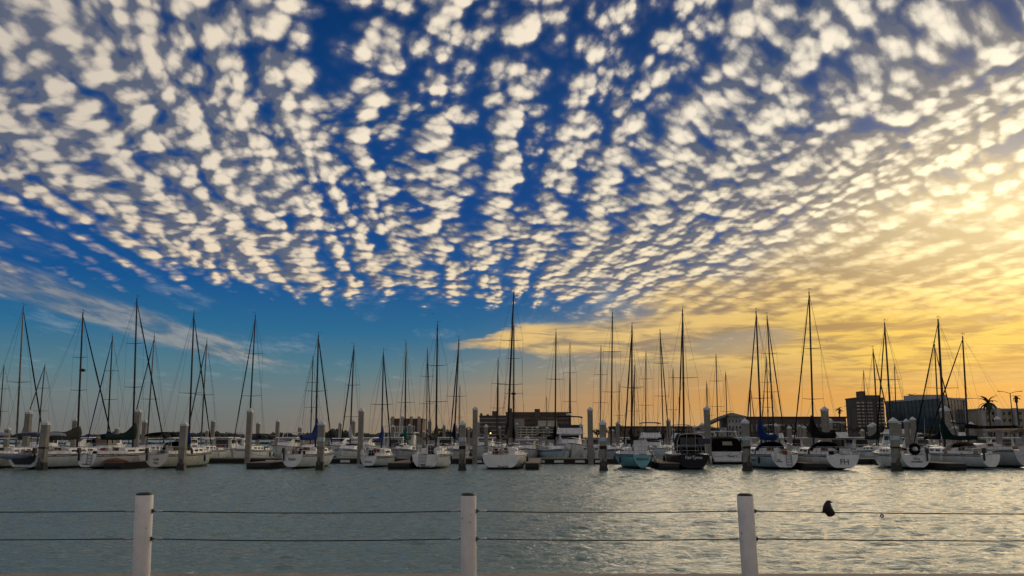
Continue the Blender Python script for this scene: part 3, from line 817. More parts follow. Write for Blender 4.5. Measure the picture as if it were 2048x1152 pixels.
def finger(px_end, label, w=1.1, d0=None, shift=0.0):
    d0 = d0 or dP(px_end) + 1.6; x0 = gx(px_end, d0, .5); ye = 84.6 - .04 * x0
    dirx = .045
    root = thing('finger_pier', label, 'pier', (x0, d0, 0), -dirx, 'finger piers between the boat slips')
    Ln = ye - d0 + .1
    n = int(Ln / .9)
    dk = MB()
    for i in range(n): dk.box((0, Ln * (i + .5) / n, .44), (w, Ln / n - .03, .06))
    pd = obj('planking', dk, M_dock, root); pd['kind'] = 'stuff'
    fa = MB(); fa.box((0, Ln / 2, -.3), (w - .08, Ln, .74)); obj('float', fa, M_fascia, root)
    ru = MB(); ru.box((0, -.06, .18), (w * .95, .12, .2)); obj('bumper', ru, M_black, root)
    return root
for px, lb, w in ((226, 'dark finger pier with rust brown bundle, left of cream sailboat', 1.5), (516, 'dark finger pier ending left of the sailboat with royal blue sail cover', 1.9),
               (796, 'dark finger pier right of the little sailboat with brown cabin door', 1.7), (1064, 'finger pier with pale tan decking beside the angular white sailboat', 1.15),
               (1340, 'dark finger pier between the teal and the navy hulls', 1.5), (1632, 'dark finger pier with cluttered deck, left of the monogrammed transom', 1.7), (1912, 'dark finger pier in front of the long white sailboat at right', 1.6)):
    finger(px, lb, w)

M_tan = pm('pale_decking', (.40, .31, .18), .8, ns=3, na=.2)
# ------------------------------------------------------------------ mooring pilings
def piling(px, ytop, d, w, label, group, base=True, band=False, rz=0.0, lean=0.0, low=-1.0):
    zt = gz(ytop, d); x = gx(px, d, 2.0)
    root = thing('mooring_piling', label, 'piling', (x, d, 0), rz, group)
    if lean: root.rotation_euler = (0, lean, rz)
    cap = w * .78
    sh = MB(); sh.box((0, 0, low), (w, w, zt - cap - low), top=.97); s = obj('shaft', sh, M_conc, root)
    cp = MB()
    c = w * 1.10; z0 = zt - cap - .04
    cp.box((0, 0, z0), (c, c, w * .28)); cp.add([(-c / 2, -c / 2, z0 + w * .28 + .002), (c / 2, -c / 2, z0 + w * .28 + .002), (c / 2, c / 2, z0 + w * .28 + .002), (-c / 2, c / 2, z0 + w * .28 + .002), (0, 0, zt)], [(0, 1, 4), (1, 2, 4), (2, 3, 4), (3, 0, 4)])
    obj('cap', cp, M_cap, root)
    if base:
        bs = MB(); bs.box((0, 0, -.6), (w * 1.16, w * 1.16, 1.05 + .25 * random.random()), top=.94); bs.box((0, 0, -.5), (w * 1.5, w * 1.5, .62), top=.86); obj('wet_base', bs, M_wet, root)
    if base:
        rp = MB()
        for k in range(random.randint(2, 4)):
            zz_ = zt * .42 + .06 * k; h_ = w * .53
            rp.tube([(-h_, -h_, zz_), (h_, -h_, zz_ + .02), (h_, h_, zz_), (-h_, h_, zz_ + .02), (-h_, -h_, zz_)], .028, 4, False)
        rp.tube([(h_ * .6, -h_ - .02, zt * .42), (h_ * .7, -h_ - .05, zt * .42 - .5), (h_ * .4, -h_ - .05, zt * .42 - .8)], .022, 4)
        obj('rope_turns', rp, random.choice((M_rope, M_black)), root)
        for k in range(3):
            br = MB(); zz_ = .5 + random.random() * .45
            br.box((random.uniform(-.3, .3) * w, -w * .52, zz_ - .3), (w * random.uniform(.25, .5), .04, random.uniform(.3, .6)), top=.5); obj('barnacle_patch', br, pm('barnacles', (.13, .12, .10), .95, ns=20, na=.6, bump=1.0, bs=40), root)
    if band:
        bd = MB(); bd.box((0, -.02, zt * .57), (w * 1.03, w * 1.0, .30)); obj('sign_band', bd, pm('number_plate', (.50, .62, .68), .5, ns=20, na=.5), root)
    return root
G1 = 'outer mooring pilings standing in the open water'
for px, yt, w, lb, band in (
    (88, 839, .52, 'stout concrete mooring piling in front of the open-stern sailboat', False), (366, 841, .50, 'concrete mooring piling in front of the cream sailboat with black dodger', False),
    (642, 840, .49, 'concrete mooring piling in front of the bow of the sailboat with royal blue sail cover', True), (925, 840, .49, 'concrete mooring piling in water right of the white sailboat with purple name', True),
    (1206, 839, .49, 'concrete mooring piling in open water left of the teal sailboat', True), (1492, 836, .50, 'concrete mooring piling in front of the pale blue sailboat bow, chafed side', True),
    (1790, 834, .52, 'concrete mooring piling in front of the white sailboat with red transom name', True)):
    piling(px, yt, dP(px), w, lb, G1, True, band)
G2 = 'tall pilings along the front walkway'
for px, yt, w, lb in (
    (52, 819, .52, 'tall walkway piling near the left edge, right of the first mast'), (272, 816, .50, 'tall walkway piling beside the dark green sail cover'), (497, 816, .50, 'tall walkway piling in front of the bow-in sailboat with navy cover'),
    (721, 815, .49, 'tall walkway piling left of the small boat with brown cabin door'), (950, 812, .49, 'tall walkway piling just left of the striped dark office block'), (1181, 813, .50, 'tall walkway piling between the two white power pedestals'),
    (1416, 811, .53, 'tall walkway piling left of the black canvas motor cruiser'), (1653, 812, .58, 'tall walkway piling behind the long black sail cover'), (1895, 811, .66, 'tall broad walkway piling in front of the glass building')):
    piling(px, yt, dT(px), w, lb, G2, False)
G3 = 'shorter pilings among the rear rows of boats'
for px, yt, wpx, lb in (
    (13, 853, 9, 'short rear piling at the extreme left edge'), (147, 835, 8.5, 'rear piling above the grey sail cover on the left'), (232, 853, 6.5, 'low rear piling above the blue sail cover at left'), (287, 838, 8, 'rear piling just right of the dark green sail cover'),
    (424, 838, 7, 'rear piling right of the royal blue mast bundle'), (413, 858, 5, 'thin low piling beside a leaning mast, left half'), (515, 842, 7, 'rear piling above the navy sail cover'), (554, 838, 7, 'lone rear piling against the left tree line'), (599, 851, 6.5, 'rear piling left of the royal blue sail cover'),
    (631, 858, 4.5, 'thin far piling peeping behind the royal blue cover boat'), (679, 843, 5.5, 'rear piling left of the white sail bag'), (706, 838, 6.5, 'rear piling behind the white sail bag'), (785, 849, 6, 'rear piling left of the white balcony'), (819, 847, 5.5, 'rear piling in front of the brown brick block'),
    (847, 860, 4, 'low far piling at the right end of the brown brick block'), (859, 838, 6.5, 'rear piling just left of the tall mast before the brown block'), (888, 848, 5.5, 'rear piling right of the brown brick block'), (911, 848, 4, 'thin rear piling beside the dark furled mast bundle'), (937, 855, 5, 'far piling left of the tall central piling'),
    (957, 842, 4, 'thin rear piling touching the tall central piling'), (972, 848, 7.5, 'rear piling below the striped dark office block'), (999, 852, 4, 'small far piling left of the tall twin masts'), (1034, 845, 4.5, 'rear piling right of the tall twin masts'), (1075, 852, 4.5, 'rear piling in front of the striped car park, left one'), (1094, 853, 5.5, 'rear piling in front of the striped car park, right one'),
    (1162, 846, 8, 'rear piling right of the motor yacht with black canvas'), (1236, 842, 7, 'rear piling right of the piling with pale plate, centre right'), (1226, 858, 5, 'small far piling amid the centre right masts'), (1338, 837, 7.5, 'rear piling behind the navy sailboat bow'), (1347, 856, 5, 'small far piling left of the navy sailboat mast'), (1390, 850, 6, 'rear piling right of the navy sailboat mast'),
    (1405, 845, 6.5, 'rear piling touching the left side of a tall piling'), (1443, 860, 5.5, 'low far piling above the black canvas cruiser, left'), (1471, 860, 5.5, 'low far piling above the black canvas cruiser, right'), (1553, 846, 8, 'rear piling right of the royal blue mainsail heap'), (1580, 851, 7, 'rear piling left of the leaning black furled sail'), (1601, 849, 5, 'thin rear piling behind the black furled sail'), (1610, 851, 6, 'rear piling left of the black sail cover mast'),
    (1663, 836, 7, 'rear piling hidden behind the tall right-hand piling'), (1726, 857, 6, 'low rear piling in front of the brown apartment tower'), (1743, 847, 9, 'paired rear piling under the apartment tower, left of pair'), (1749, 844, 9, 'paired rear piling under the apartment tower, right of pair'), (1801, 843, 6, 'thin rear piling close behind the plated right piling'), (1816, 837, 8, 'rear piling in front of the dark glass wall, left of two'), (1829, 833, 11, 'rear piling in front of the dark glass wall, right of two'),
    (1912, 850, 9, 'low rear piling under the right corner of the glass building'), (1945, 843, 10, 'rear piling between glass building and pale hotel'), (1999, 832, 10, 'rear piling in front of the pale hotel')):
    d = .47 * 1700 / wpx
    piling(px, yt, max(95, min(165, d)), .47, lb, G3, False)

# ------------------------------------------------------------------ front row: stern to the open water
FR = 'sailboats moored stern out along the front row'
def stern_shade(root, H):          # flat black panel on the transom, painted shade for the open stern's interior
    m = MB(); w = H.w(0) * .80
    pts = [(-w, 1.02), (w, 1.02), (w * .92, .62), (w * .62, .34), (-w * .62, .34), (-w * .92, .62)]
    m.add([(x, H.rake * z - .03, z) for x, z in pts] + [(x, H.rake * z + .06, z) for x, z in pts], [tuple(range(6)), tuple(range(6, 12))[::-1]] + [(i, (i + 1) % 6, (i + 1) % 6 + 6, i + 6) for i in range(6)])
    obj('open_stern_shade', m, M_black, root)
def solar(root, H):
    m = MB(); m.box((.95, .15, H.h(0) + .85), (.95, .5, .42), top=1.0); obj('solar_panel', m, M_solar, root)
    l = MB()
    for x in (.7, 1.2): l.tube([(x, .2, H.h(0)), (x, .2, H.h(0) + .9)], .02, 4)
    obj('panel_stand', l, M_steel, root)
def enclosure(root, H):
    m = MB(); w = H.w(.2) * .72; rg = []
    for y, k in ((.9, .95), (1.6, 1.0), (3.3, 1.0)):
        z = H.h(.1) + .12; hh = 1.62 * k
        rg.append([(-w, y, z), (-w * .98, y, z + hh * .6), (-w * .80, y, z + hh * .93), (-w * .4, y, z + hh), (w * .4, y, z + hh), (w * .80, y, z + hh * .93), (w * .98, y, z + hh * .6), (w, y, z)])
    m.rings(rg); e = obj('cockpit_enclosure', m, M_cloth['black'], root)
    f = MB()
    f.tube([(x, y - .04, z) for x, y, z in rg[0]], .035, 5)
    for x in (-w * .3, w * .3): f.tube([(x, .84, H.h(.1) + .1), (x, .84, H.h(.1) + 1.6)], .022, 4)
    f.tube([(-w, .83, H.h(.1) + .75), (w, .83, H.h(.1) + .75)], .03, 4)
    obj('enclosure_frame', f, M_steel, e)
    for x in (-w * .55, 0.0, w * .55):
        g = MB(); g.box((x, .87, H.h(.1) + .82), (w * .46, .02, .55)); obj('enclosure_window', g, M_glass, e)
def lifering(root, H):
    m = MB(); c = Vector((-.1, .02, H.h(0) + .45))
    m.tube([c + Vector((.33 * math.cos(q), 0, .33 * math.sin(q))) for q in [2 * math.pi * i / 18 for i in range(19)]], .15, 8, False); obj('black_cushion_ring', m, M_cloth['black'], root, True)
    b = MB(); b.lathe([(.02, 0), (.18, .02), (.20, .2), (.12, .34), (.02, .36)], (.0, .06, H.h(0) + .28), 10); obj('engine_cover', b, M_white, root, True)
def steps(root, H):
    m = MB()
    for k in range(5):
        z = .38 + .26 * k; m.box((-.28, H.rake * z - .04 + .01 * k, z), (.62 - .02 * k, .14, .05))
    obj('stern_steps', m, M_deck, root)
    s = MB(); s.add([(-.62, H.rake * .32 - .012, .32), (.06, H.rake * .32 - .012, .32), (.06, H.rake * 1.1 - .012, 1.1), (-.62, H.rake * 1.1 - .012, 1.1)], [(0, 1, 2, 3)])
    obj('step_recess', s, M_hull['grey'], root)
    d = MB(); d.box((.42, .5, H.h(0) - .02), (.62, .05, .75)); obj('locker_door', d, M_glass, root)
def outline(root, H):         # pale-edged panel like the wineglass stern of the teal boat
    m = MB(); m.tube([H.p(0, j / 8, sd) if True else 0 for sd in (1,) for j in range(9)] + [H.p(0, j / 8, -1) for j in range(7, -1, -1)], .03, 5, False)
    obj('transom_edge', m, pm('transom_edge_pale', (.42, .60, .60), .4), root)
    b = MB(); w = H.w(.15) * .52; b.box((.25, 2.2, H.h(.2) - .05), (w * 1.5, .05, 1.15), top=.94); obj('spray_curtain', b, M_cloth['grey'], root)
    c = MB(); c.box((.25, 2.25, H.h(.2) - .1), (w * 1.9, .25, 1.25), top=.92); obj('curtain_frame', c, M_white, root)

sailboat('sailboat cut by the left edge, dark furled headsail slanting from the first tall mast', (47, 613), 33, 76.5, L=11.5, stern_px=-53, hull='cream', cover=None, furl='dark', spread=(.46,), half=1.15, group=FR, panes=3, dark_mast=False, bimini='slate')
sailboat('white sailboat with open dark stern and drooping grey sail cover', (166, 624), 155, 76, L=12, B=3.5, tr=.78, full=.5, stern_px=45, hull='white', cover='grey', depth=1.0, collar=.15, spread=(.42, .66), half=.8, bimini='slate', extra=stern_shade, group=FR, radar=.57, wheel=True, rake=.05, cov_len=.36)
sailboat('white sailboat with round ladder stern and dark green sail cover', (274, 596), 266, 76.5, L=11.5, B=3.1, tr=.55, stern_px=170, hull='white', cover='green', depth=.75, collar=1.0, spread=(.40, .69), ladder=1, group=FR, panes=2, cov_len=.42,
         name=[('NORTH', .16, .30, 0, M_ink, 0)])
sailboat('cream sailboat with black dodger and dark sheer stripe, blue bundle on mast', (388, 625), 378, 76.5, L=11, B=3.3, tr=.62, full=1.0, stern_px=311, hull='cream', cover=None, spread=(.40,), half=1.1, dodger='black', bimini='black', furl='dark', group=FR, wheel=True,
         name=[('Lady', .26, .66, 0, M_ink, .3), ('Kay', .26, .40, 0, M_ink, .3)],
         extra=lambda r, H: obj('sail_bundle', (lambda m: (m.tube([(0, .55 * 11 - .25, 1.55), (.03, .55 * 11 - .3, 2.1), (-.02, .55 * 11 - .3, 2.6), (0, .55 * 11 - .2, 3.2)], [.24, .30, .24, .08], 8), m)[1])(MB()), M_cloth['blue'], r, True))
sailboat('white sailboat with royal blue sail cover and grey outlined transom', (637, 670), 631, 75.5, L=9.5, B=2.9, tr=.62, full=.9, stern_px=582, hull='white', cover='blue', depth=.62, collar=2.4, spread=(.50,), half=1.05, group=FR, furl='dark',
         name=[('Faith', .34, .66, 0, M_ink, .3)])
sailboat('little white sailboat with brown cabin door and blue sail cover', (767, 703), 763, 77.5, L=7.2, B=2.6, fb=.85, tr=.55, stern_px=736, hull='white', cover='blue', depth=.45, collar=2.6, spread=(.46,), half=1.1, group=FR, furl='navy', cabin_h=.62, panes=1, mast_r=.07,
         name=[('Breeze', .22, .50, 0, M_ink, .2)])
sailboat('white sailboat with purple stern lettering under its boarding steps', (875, 648), 872, 76, L=10.5, B=3.1, tr=.72, full=.52, stern_px=851, hull='white', cover='black', depth=.6, collar=1.6, spread=(.37, .66), half=1.05, group=FR, extra=steps, furl=None,
         name=[('SEA', .24, .28, -.2, M_ink, 0), ('ALAMANDO', .22, .15, 0, M_ink, 0)])
sailboat('large white sailboat with angular flat stern below the tallest mast', (1028, 583), 1014, 75.5, L=11.5, B=3.6, tr=.82, full=.42, stern_px=1001, hull='white', cover='black', depth=.55, collar=1.9, spread=(.40, .68), half=1.15, group=FR, wheel=True, stripe=False, rake=.10, mast_r=.095, furl=None,
         name=[('Panache', .26, .17, .2, M_ink, .2)])
sailboat('teal hulled sailboat with wineglass stern and grey cockpit curtain', (1264, 650), 1263, 75, L=9.2, B=3.1, tr=.45, full=1.15, stern_px=1285, hull='teal', cover='black', depth=.5, collar=1.4, spread=(.49,), half=1.15, group=FR, extra=outline, furl='dark',
         name=[('BREAVO', .27, .66, 0, M_ink, 0)])
sailboat('navy hulled sailboat with pale script name and black framed cockpit tent', (1365, 618), 1368, 75, L=10.5, B=3.4, tr=.74, full=.55, stern_px=1386, hull='navy', cover='black', depth=.75, collar=.6, spread=(.50,), half=1.35, group=FR, extra=lambda r, H: (enclosure(r, H), solar(r, H)), stripe=False, furl='dark', cov_len=.36,
         name=[('FairTyme', .36, .80, .05, M_pale, .25)])
sailboat('pale blue sailboat with heaped royal blue mainsail and ladder on stern', (1512, 622), 1523, 75, L=10.5, B=3.3, tr=.66, full=.8, stern_px=1571, hull='bluewhite', cover='blue', depth=.7, collar=1.9, spread=(.36,), half=1.0, group=FR, ladder=1, furl='navy', dodger='navy',
         name=[('Cool', .16, .66, -.55, M_ink, 0), ('Change', .16, .54, -.5, M_ink, 0)],
         extra=lambda r, H: lettering('name_lettering', 'SUNDANCE', .24, M_ink, r, (-H.w(.30) - .012, 3.1, .62), (R(84), 0, R(-90)), .1, .004))
sailboat('white sailboat with big letter monogram on stern under long black sail cover', (1618, 583), 1627, 74, L=10.5, B=3.3, tr=.80, full=.62, stern_px=1687, hull='white', cover='black', depth=.75, collar=1.8, spread=(.31, .63), half=.95, group=FR, dodger='black', furl='dark', boom_z=2.55, cov_len=.46,
         name=[('FH', .62, .50, .1, M_ink, 0)])
sailboat('white sailboat with red stern lettering and black cushion ring', (1769, 645), 1785, 75, L=10.3, B=3.1, tr=.72, full=.72, stern_px=1834, hull='white', cover=None, spread=(.54,), half=1.2, group=FR, extra=lifering, furl='dark',
         name=[('Wind', .24, .70, 0, M_red, .1), ('DREAMER', .20, .50, 0, M_ink, .1)])
sailboat('long white sailboat with heavy dark sheer stripe, dark green black sail cover', (1876, 638), 1889, 77, L=12, B=3.5, tr=.48, full=.95, stern_px=1983, hull='white', cover='green', depth=.55, collar=2.6, spread=(.46,), half=1.6, group=FR, furl='dark', dodger='tan', cov_len=.44, mast_r=.11)
sailboat('high sided white motor sailer cut by the right edge, long black boom cover', (1925, 672), 1937, 80, L=13, B=3.9, fb=1.35, tr=.7, full=.6, stern_px=2070, hull='grey', cover='black', depth=.36, collar=.3, spread=(.42,), half=1.2, group=FR, furl='dark', bimini='tan', cov_len=.5, boom_z=3.4)

# ------------------------------------------------------------------ second row: bows towards the front walkway
SR = 'sailboats moored bow in behind the front walkway'
for kw in (
    dict(label='sailboat behind the grey cover with royal blue stowed sail and blue furled headsail', top=(225, 672), mast_px=215, dm=94, cover='blue', furl='blue', depth=.75, collar=.4, spread=(.42, .68), half=.9),
    dict(label='bow-in white sailboat left of the cream boat, bare pale mast', top=(309, 670), mast_px=294, dm=94, cover=None, furl='grey', spread=(.42,), half=1.05, dark_mast=False),
    dict(label='bow-in sailboat whose mast crosses a slanting dark headsail right of the blue bundle', top=(414, 680), mast_px=402, dm=95, cover='white', furl='grey', spread=(.48,), half=1.2, depth=.3, collar=.2, dark_mast=False),
    dict(label='bow-in white sailboat with dark stripe and navy sail cover', top=(511, 630), mast_px=497, dm=92.5, L=10.5, cover='navy', furl='grey', depth=.7, collar=.5, spread=(.38, .70), half=1.15, bimini='grey'),
    dict(label='bow-in white sailboat with upright white sail bag', top=(708, 690), mast_px=700, dm=93.5, cover='white', furl='dark', depth=.5, collar=2.6, spread=(.29, .60), half=.9, hull='white', dodger='white'),
    dict(label='bow-in pale grey sailboat with teal sail cover', top=(812, 685), mast_px=810, dm=93, cover='teal', furl='white', depth=.55, collar=1.8, spread=(.42,), half=1.05, hull='grey', bimini='black'),
    dict(label='bow-in sailboat with slender dark mast bundle left of a central piling', top=(918, 677), mast_px=908, dm=93, cover='navy', furl='navy', depth=.6, collar=2.2, spread=(.46,), half=1.15, hull='grey'),
    dict(label='sailboat behind the angular stern, shorter mast with radar dome halfway', top=(1028, 650), mast_px=1027, dm=93, cover='black', furl=None, depth=.6, collar=1.8, spread=(.43, .72), half=1.0, radar=.43),
    dict(label='bow-in pale blue sided sailboat under a wide black boom tent', top=(1112, 663), mast_px=1110, dm=92, cover='black', furl=None, depth=.55, collar=2.4, spread=(.28, .58), half=1.1, hull='bluewhite', bimini='black', yaw=-9, L=10.5),
    dict(label='bow-in grey sailboat with tall plain mast right of the pedestals', top=(1225, 624), mast_px=1222, dm=93, cover=None, furl=None, spread=(.40, .70), half=1.1, hull='grey', yaw=-6),
    dict(label='bow-in sailboat with long pale furled headsail right of the blue mainsail heap', top=(1534, 630), mast_px=1549, dm=93, cover='navy', furl='grey', spread=(.41, .70), half=.95, depth=.4, collar=.5),
    dict(label='bow-in white sailboat with greenish black sail cover near the apartment tower', top=(1746, 697), mast_px=1757, dm=91, cover='green', furl='grey', spread=(), depth=.65, collar=1.2, hull='white', L=9.5),
    dict(label='sailboat with thin mast close beside the tallest right-hand mast', top=(1869, 688), mast_px=1879, dm=95, cover='black', furl='dark', spread=(.35,), half=1.1, hull='white', bimini='tan')):
    kw.setdefault('hull', 'white'); kw.setdefault('L', 9.8)
    sailboat(bow_in=True, group=SR, **kw)

# ------------------------------------------------------------------ rear rows
RR = 'sailboats in the rear rows'
for tx, ty, mx, dm, L, hull, cov, lb in (
    (8, 730, -3, 108, 9, 'white', 'navy', 'rear sailboat with mast at the extreme left edge'), (90, 728, 75, 108, 9, 'white', None, 'rear sailboat with short mast right of the first tall mast'),
    (626, 712, 621, 112, 9.5, 'grey', 'navy', 'rear sailboat with thin mast just left of the royal blue cover mast'), (855, 695, 853, 112, 10, 'white', 'black', 'rear sailboat with mast before the right end of the brown brick block'),
    (996, 715, 996, 112, 9.5, 'white', 'black', 'rear sailboat with mast left of the tallest mast'), (1140, 685, 1139, 112, 10.5, 'white', 'black', 'rear sailboat with mast at the right end of the long hotel'),
    (1202, 690, 1200, 110, 10, 'grey', None, 'rear sailboat with twin line mast right of the pedestals'), (1269, 730, 1268, 118, 9, 'white', None, 'rear sailboat with thin mast behind the teal boat'),
    (1292, 702, 1291, 112, 10, 'white', 'blue', 'rear sailboat with mast right of the teal boat, blue canvas'), (1320, 658, 1327, 104, 11, 'white', 'navy', 'rear sailboat with tall bare mast left of the navy boat'),
    (1346, 735, 1347, 122, 9, 'grey', None, 'rear sailboat with short mast just left of the navy boat mast'), (1432, 708, 1436, 112, 10, 'white', 'black', 'rear sailboat with mast above the black canvas cruiser'),
    (1451, 743, 1455, 122, 9, 'white', None, 'rear sailboat with short mast in front of the hipped roof house'), (1500, 767, 1502, 126, 8.5, 'white', None, 'rear sailboat with shortest mast left of the blue mainsail heap'),
    (1533, 712, 1537, 116, 10, 'grey', 'navy', 'rear sailboat with mast between the two tall masts above the blue heap'), (1727, 740, 1732, 126, 9, 'white', None, 'rear sailboat with thin mast at the left half of the apartment tower'),
    (1789, 728, 1793, 116, 9.5, 'white', None, 'rear sailboat with slim mast left of the glass building'), (1093, 792, 1094, 150, 8, 'white', None, 'far sailboat with tiny mast above the striped car park'), (1238, 762, 1239, 140, 8, 'white', None, 'far sailboat with little mast right of the tall grey one'),
    (1413, 762, 1420, 140, 8.5, 'white', None, 'far sailboat with little mast right of the tall piling'), (920, 770, 918, 145, 8, 'white', None, 'far sailboat with tiny mast by the central piling')):
    far = dm > 120
    sailboat(lb, (tx, ty), mx, dm, L=L, hull=hull, cover=cov, furl=None if (tx * 7) % 3 else 'grey', spread=(.45,) if far else (.42, .70), half=1.0, group=RR, lod=1, bow_in=(tx % 2 == 0), depth=.4, collar=.9, panes=2, mast_r=.075)

# ------------------------------------------------------------------ motor boats
MR = 'motor boats among the sailing yachts'
motorboat('white motor cruiser with black cockpit canvas and clear window', 1455, 83.5, L=9.5, B=3.4, fb=1.15, canvas='black', vinyl=True, hard=False, name=[('Nauti V', .30, .72, .45, M_ink, 0)], group=MR, arch=True, yaw=1)
motorboat('motor yacht with white flybridge and black canvas behind the boom tent', 1143, 89.5, L=11, B=3.8, fb=1.45, bow_in=True, fly=True, canvas='black', dome=True, group=MR, cabin_h=1.35)
motorboat('hardtop cruiser with white roof just right of the angular stern', 1052, 89.5, L=8.5, B=2.9, fb=1.05, bow_in=True, hard=True, dome=True, group=MR, cabin_h=1.1)
for px, d, L, kw, lb in (
    (1316, 104, 11, dict(fly=True, canvas='blue'), 'white flybridge cruiser with blue canvas right of the teal boat'),
    (1270, 118, 8.5, dict(hard=True), 'white cruiser behind the teal hull and its curtain'),
    (1415, 108, 8.5, dict(hard=True, arch=True), 'white cruiser behind the tall piling by the navy boat'),
    (1562, 126, 9, dict(fly=True), 'white cruiser under the two tall masts right of centre'),
    (1602, 128, 9, dict(hard=True, dome=True), 'white cruiser behind the leaning black furled sail'),
    (1742, 104, 9, dict(hard=True, hull='teal'), 'teal sided cruiser beyond the monogrammed stern'),
    (1720, 128, 8.5, dict(hard=True), 'white cruiser in front of the brown apartment tower'),
    (1690, 106, 9, dict(hard=True, fly=True), 'white cruiser half hidden by the long black sail cover'),
    (1826, 136, 13, dict(fly=True, B=4.6, cabin_h=1.9), 'big pale houseboat in front of the dark glass wall'),
    (1866, 106, 9, dict(hard=True), 'white cabin boat behind the red lettered stern'),
    (1930, 110, 9, dict(fly=True, canvas='navy', dome=True), 'cruiser with navy flybridge canvas and white dome at right'),
    (1978, 128, 9, dict(hard=True), 'low white cruiser in front of the pale hotel, left of two'),
    (2030, 132, 9, dict(hard=True), 'low white cruiser in front of the pale hotel, right of two'),
    (886, 108, 9, dict(hard=True), 'white cruiser right of the purple lettered stern'),
    (968, 106, 8.5, dict(hard=True, dome=True), 'white cruiser below the striped office block'),
    (782, 108, 9, dict(hard=True), 'white cruiser with dark awning under the white balcony'),
    (660, 110, 8, dict(hard=False), 'low white runabout between the blue cover boat and white sail bag'),
    (716, 122, 8.5, dict(hard=True), 'white cruiser behind the white sail bag'),
    (552, 106, 9, dict(hard=True, arch=True), 'white cruiser with thin dark awning right of the navy cover'),
    (462, 118, 8, dict(hard=False, arch=True), 'low dark topped runabout left of the tall piling, left half'),
    (430, 104, 9, dict(hard=True), 'white cabin boat with small windows right of the cream sailboat bow'),
    (340, 110, 8.5, dict(hard=True), 'low cruiser hidden behind the black dodger'),
    (190, 112, 9, dict(hard=False, canvas='tan'), 'low cruiser with tan canvas behind the grey cover'),
    (120, 106, 9, dict(hard=True, canvas='blue'), 'low cruiser with bright blue canvas behind the grey cover'),
    (36, 112, 9, dict(hard=True), 'low cruiser at left edge behind the open-stern boat'),
    (1498, 120, 8.5, dict(hard=True), 'white cruiser left of the blue mainsail heap'),
    (1190, 112, 9, dict(hard=True), 'white cruiser behind the two power pedestals'),
    (1370, 126, 9, dict(hard=True, fly=True), 'white cruiser behind the black cockpit tent')):
    kw.setdefault('cabin_h', 1.2)
    motorboat(lb, px, d, L=L, group=MR, bow_in=(px % 4 < 2), lod=1, yaw=random.uniform(-3, 5), mast_h=(2.5 if px % 3 == 0 else 0), **kw)

# dinghy hung over the open stern
dg = thing('dinghy', 'slate grey inflatable dinghy resting across the open stern at left', 'dinghy', (gx(22, 68.2, 1.1), 68.4, 1.0), .15)
dm_ = MB()
dm_.tube([(-1.5, 0, .15), (-.8, .1, .05), (.2, .1, 0), (1.0, 0, .05), (1.45, -.35, .18), (1.0, -.7, .05), (.2, -.8, 0), (-1.5, -.75, .15)], [.14, .2, .22, .2, .16, .2, .22, .14], 8)
obj('tube', dm_, M_cloth['slate'], dg, True)
df = MB(); df.box((-.2, -.35, -.02), (2.2, .8, .10)); obj('floor', df, M_black, dg)
tb = MB()
tb.rings([[(x, .42 * w_ * math.cos(q), .26 * h_ * max(0, math.sin(q)) + .0) for q in [math.pi * k / 8 for k in range(9)]] for x, w_, h_ in ((-1.0, .5, .3), (-.6, 1, 1), (0, .9, 1.25), (.5, 1.05, .9), (1.0, .5, .3))])
tg = obj('tarp_bundle', tb, M_rust, None, True, loc=(gx(232, 71, .5), 71.0, .51)); tag(tg, 'rust brown tarp bundle lying on the finger pier at left', 'bundle')

# power pedestals on the front walkway
for px, lb in ((1170, 'white power pedestal left of the tall centre-right piling'), (1193, 'white power pedestal right of the tall centre-right piling'), (735, 'white power pedestal behind the little boat with brown door')):
    d = dT(px) + .45
    r_ = thing('power_pedestal', lb, 'pedestal', (gx(px, d, 1.0), d, .5), 0, 'power pedestals on the front walkway')
    m = MB(); m.box((0, 0, 0), (.34, .30, .52), top=.9); m.box((0, 0, .52), (.40, .34, .30)); obj('body', m, M_white, r_)
    m = MB(); m.box((0, 0, .822), (.26, .24, .14)); obj('lamp', m, M_glass, r_)
    m = MB(); m.box((0, 0, .964), (.46, .42, .05)); m.box((0, 0, 1.016), (.42, .38, .20), top=.12); obj('roof', m, M_cap, r_)

# floating house with a white balcony
d = 150.0
fh = thing('boathouse', 'floating boathouse with white balcony railing, below the brown brick block', 'boathouse', (gx(800, d, 2), d, 0), 0)
wpx = d / 1700
m = MB(); m.box((0, 2.5, .3), (4.6, 4.0, 3.0)); m.box((0, 1.2, -.3), (5.4, 7, .6)); obj('wall', m, M_cabin, fh)
m = MB(); m.box((0, 1.4, 3.35), (5.4, 6.4, .14)); obj('balcony_floor', m, M_white, fh)
m = MB()
for x in (-2.5, -.8, .9, 2.5): m.box((x, -1.6, .3), (.16, .16, 3.05))
obj('balcony_post', m, M_white, fh)
m = MB()
for i in range(19): m.box((-2.6 + 5.2 * i / 18, -1.7, 3.5), (.07, .07, .95))
m.box((0, -1.7, 4.45), (5.4, .10, .08)); obj('railing', m, M_white, fh)
for x in (-1.5, .9):
    m = MB(); m.box((x, .48, .6), (1.1, .04, 2.0)); obj('door', m, M_glass, fh)

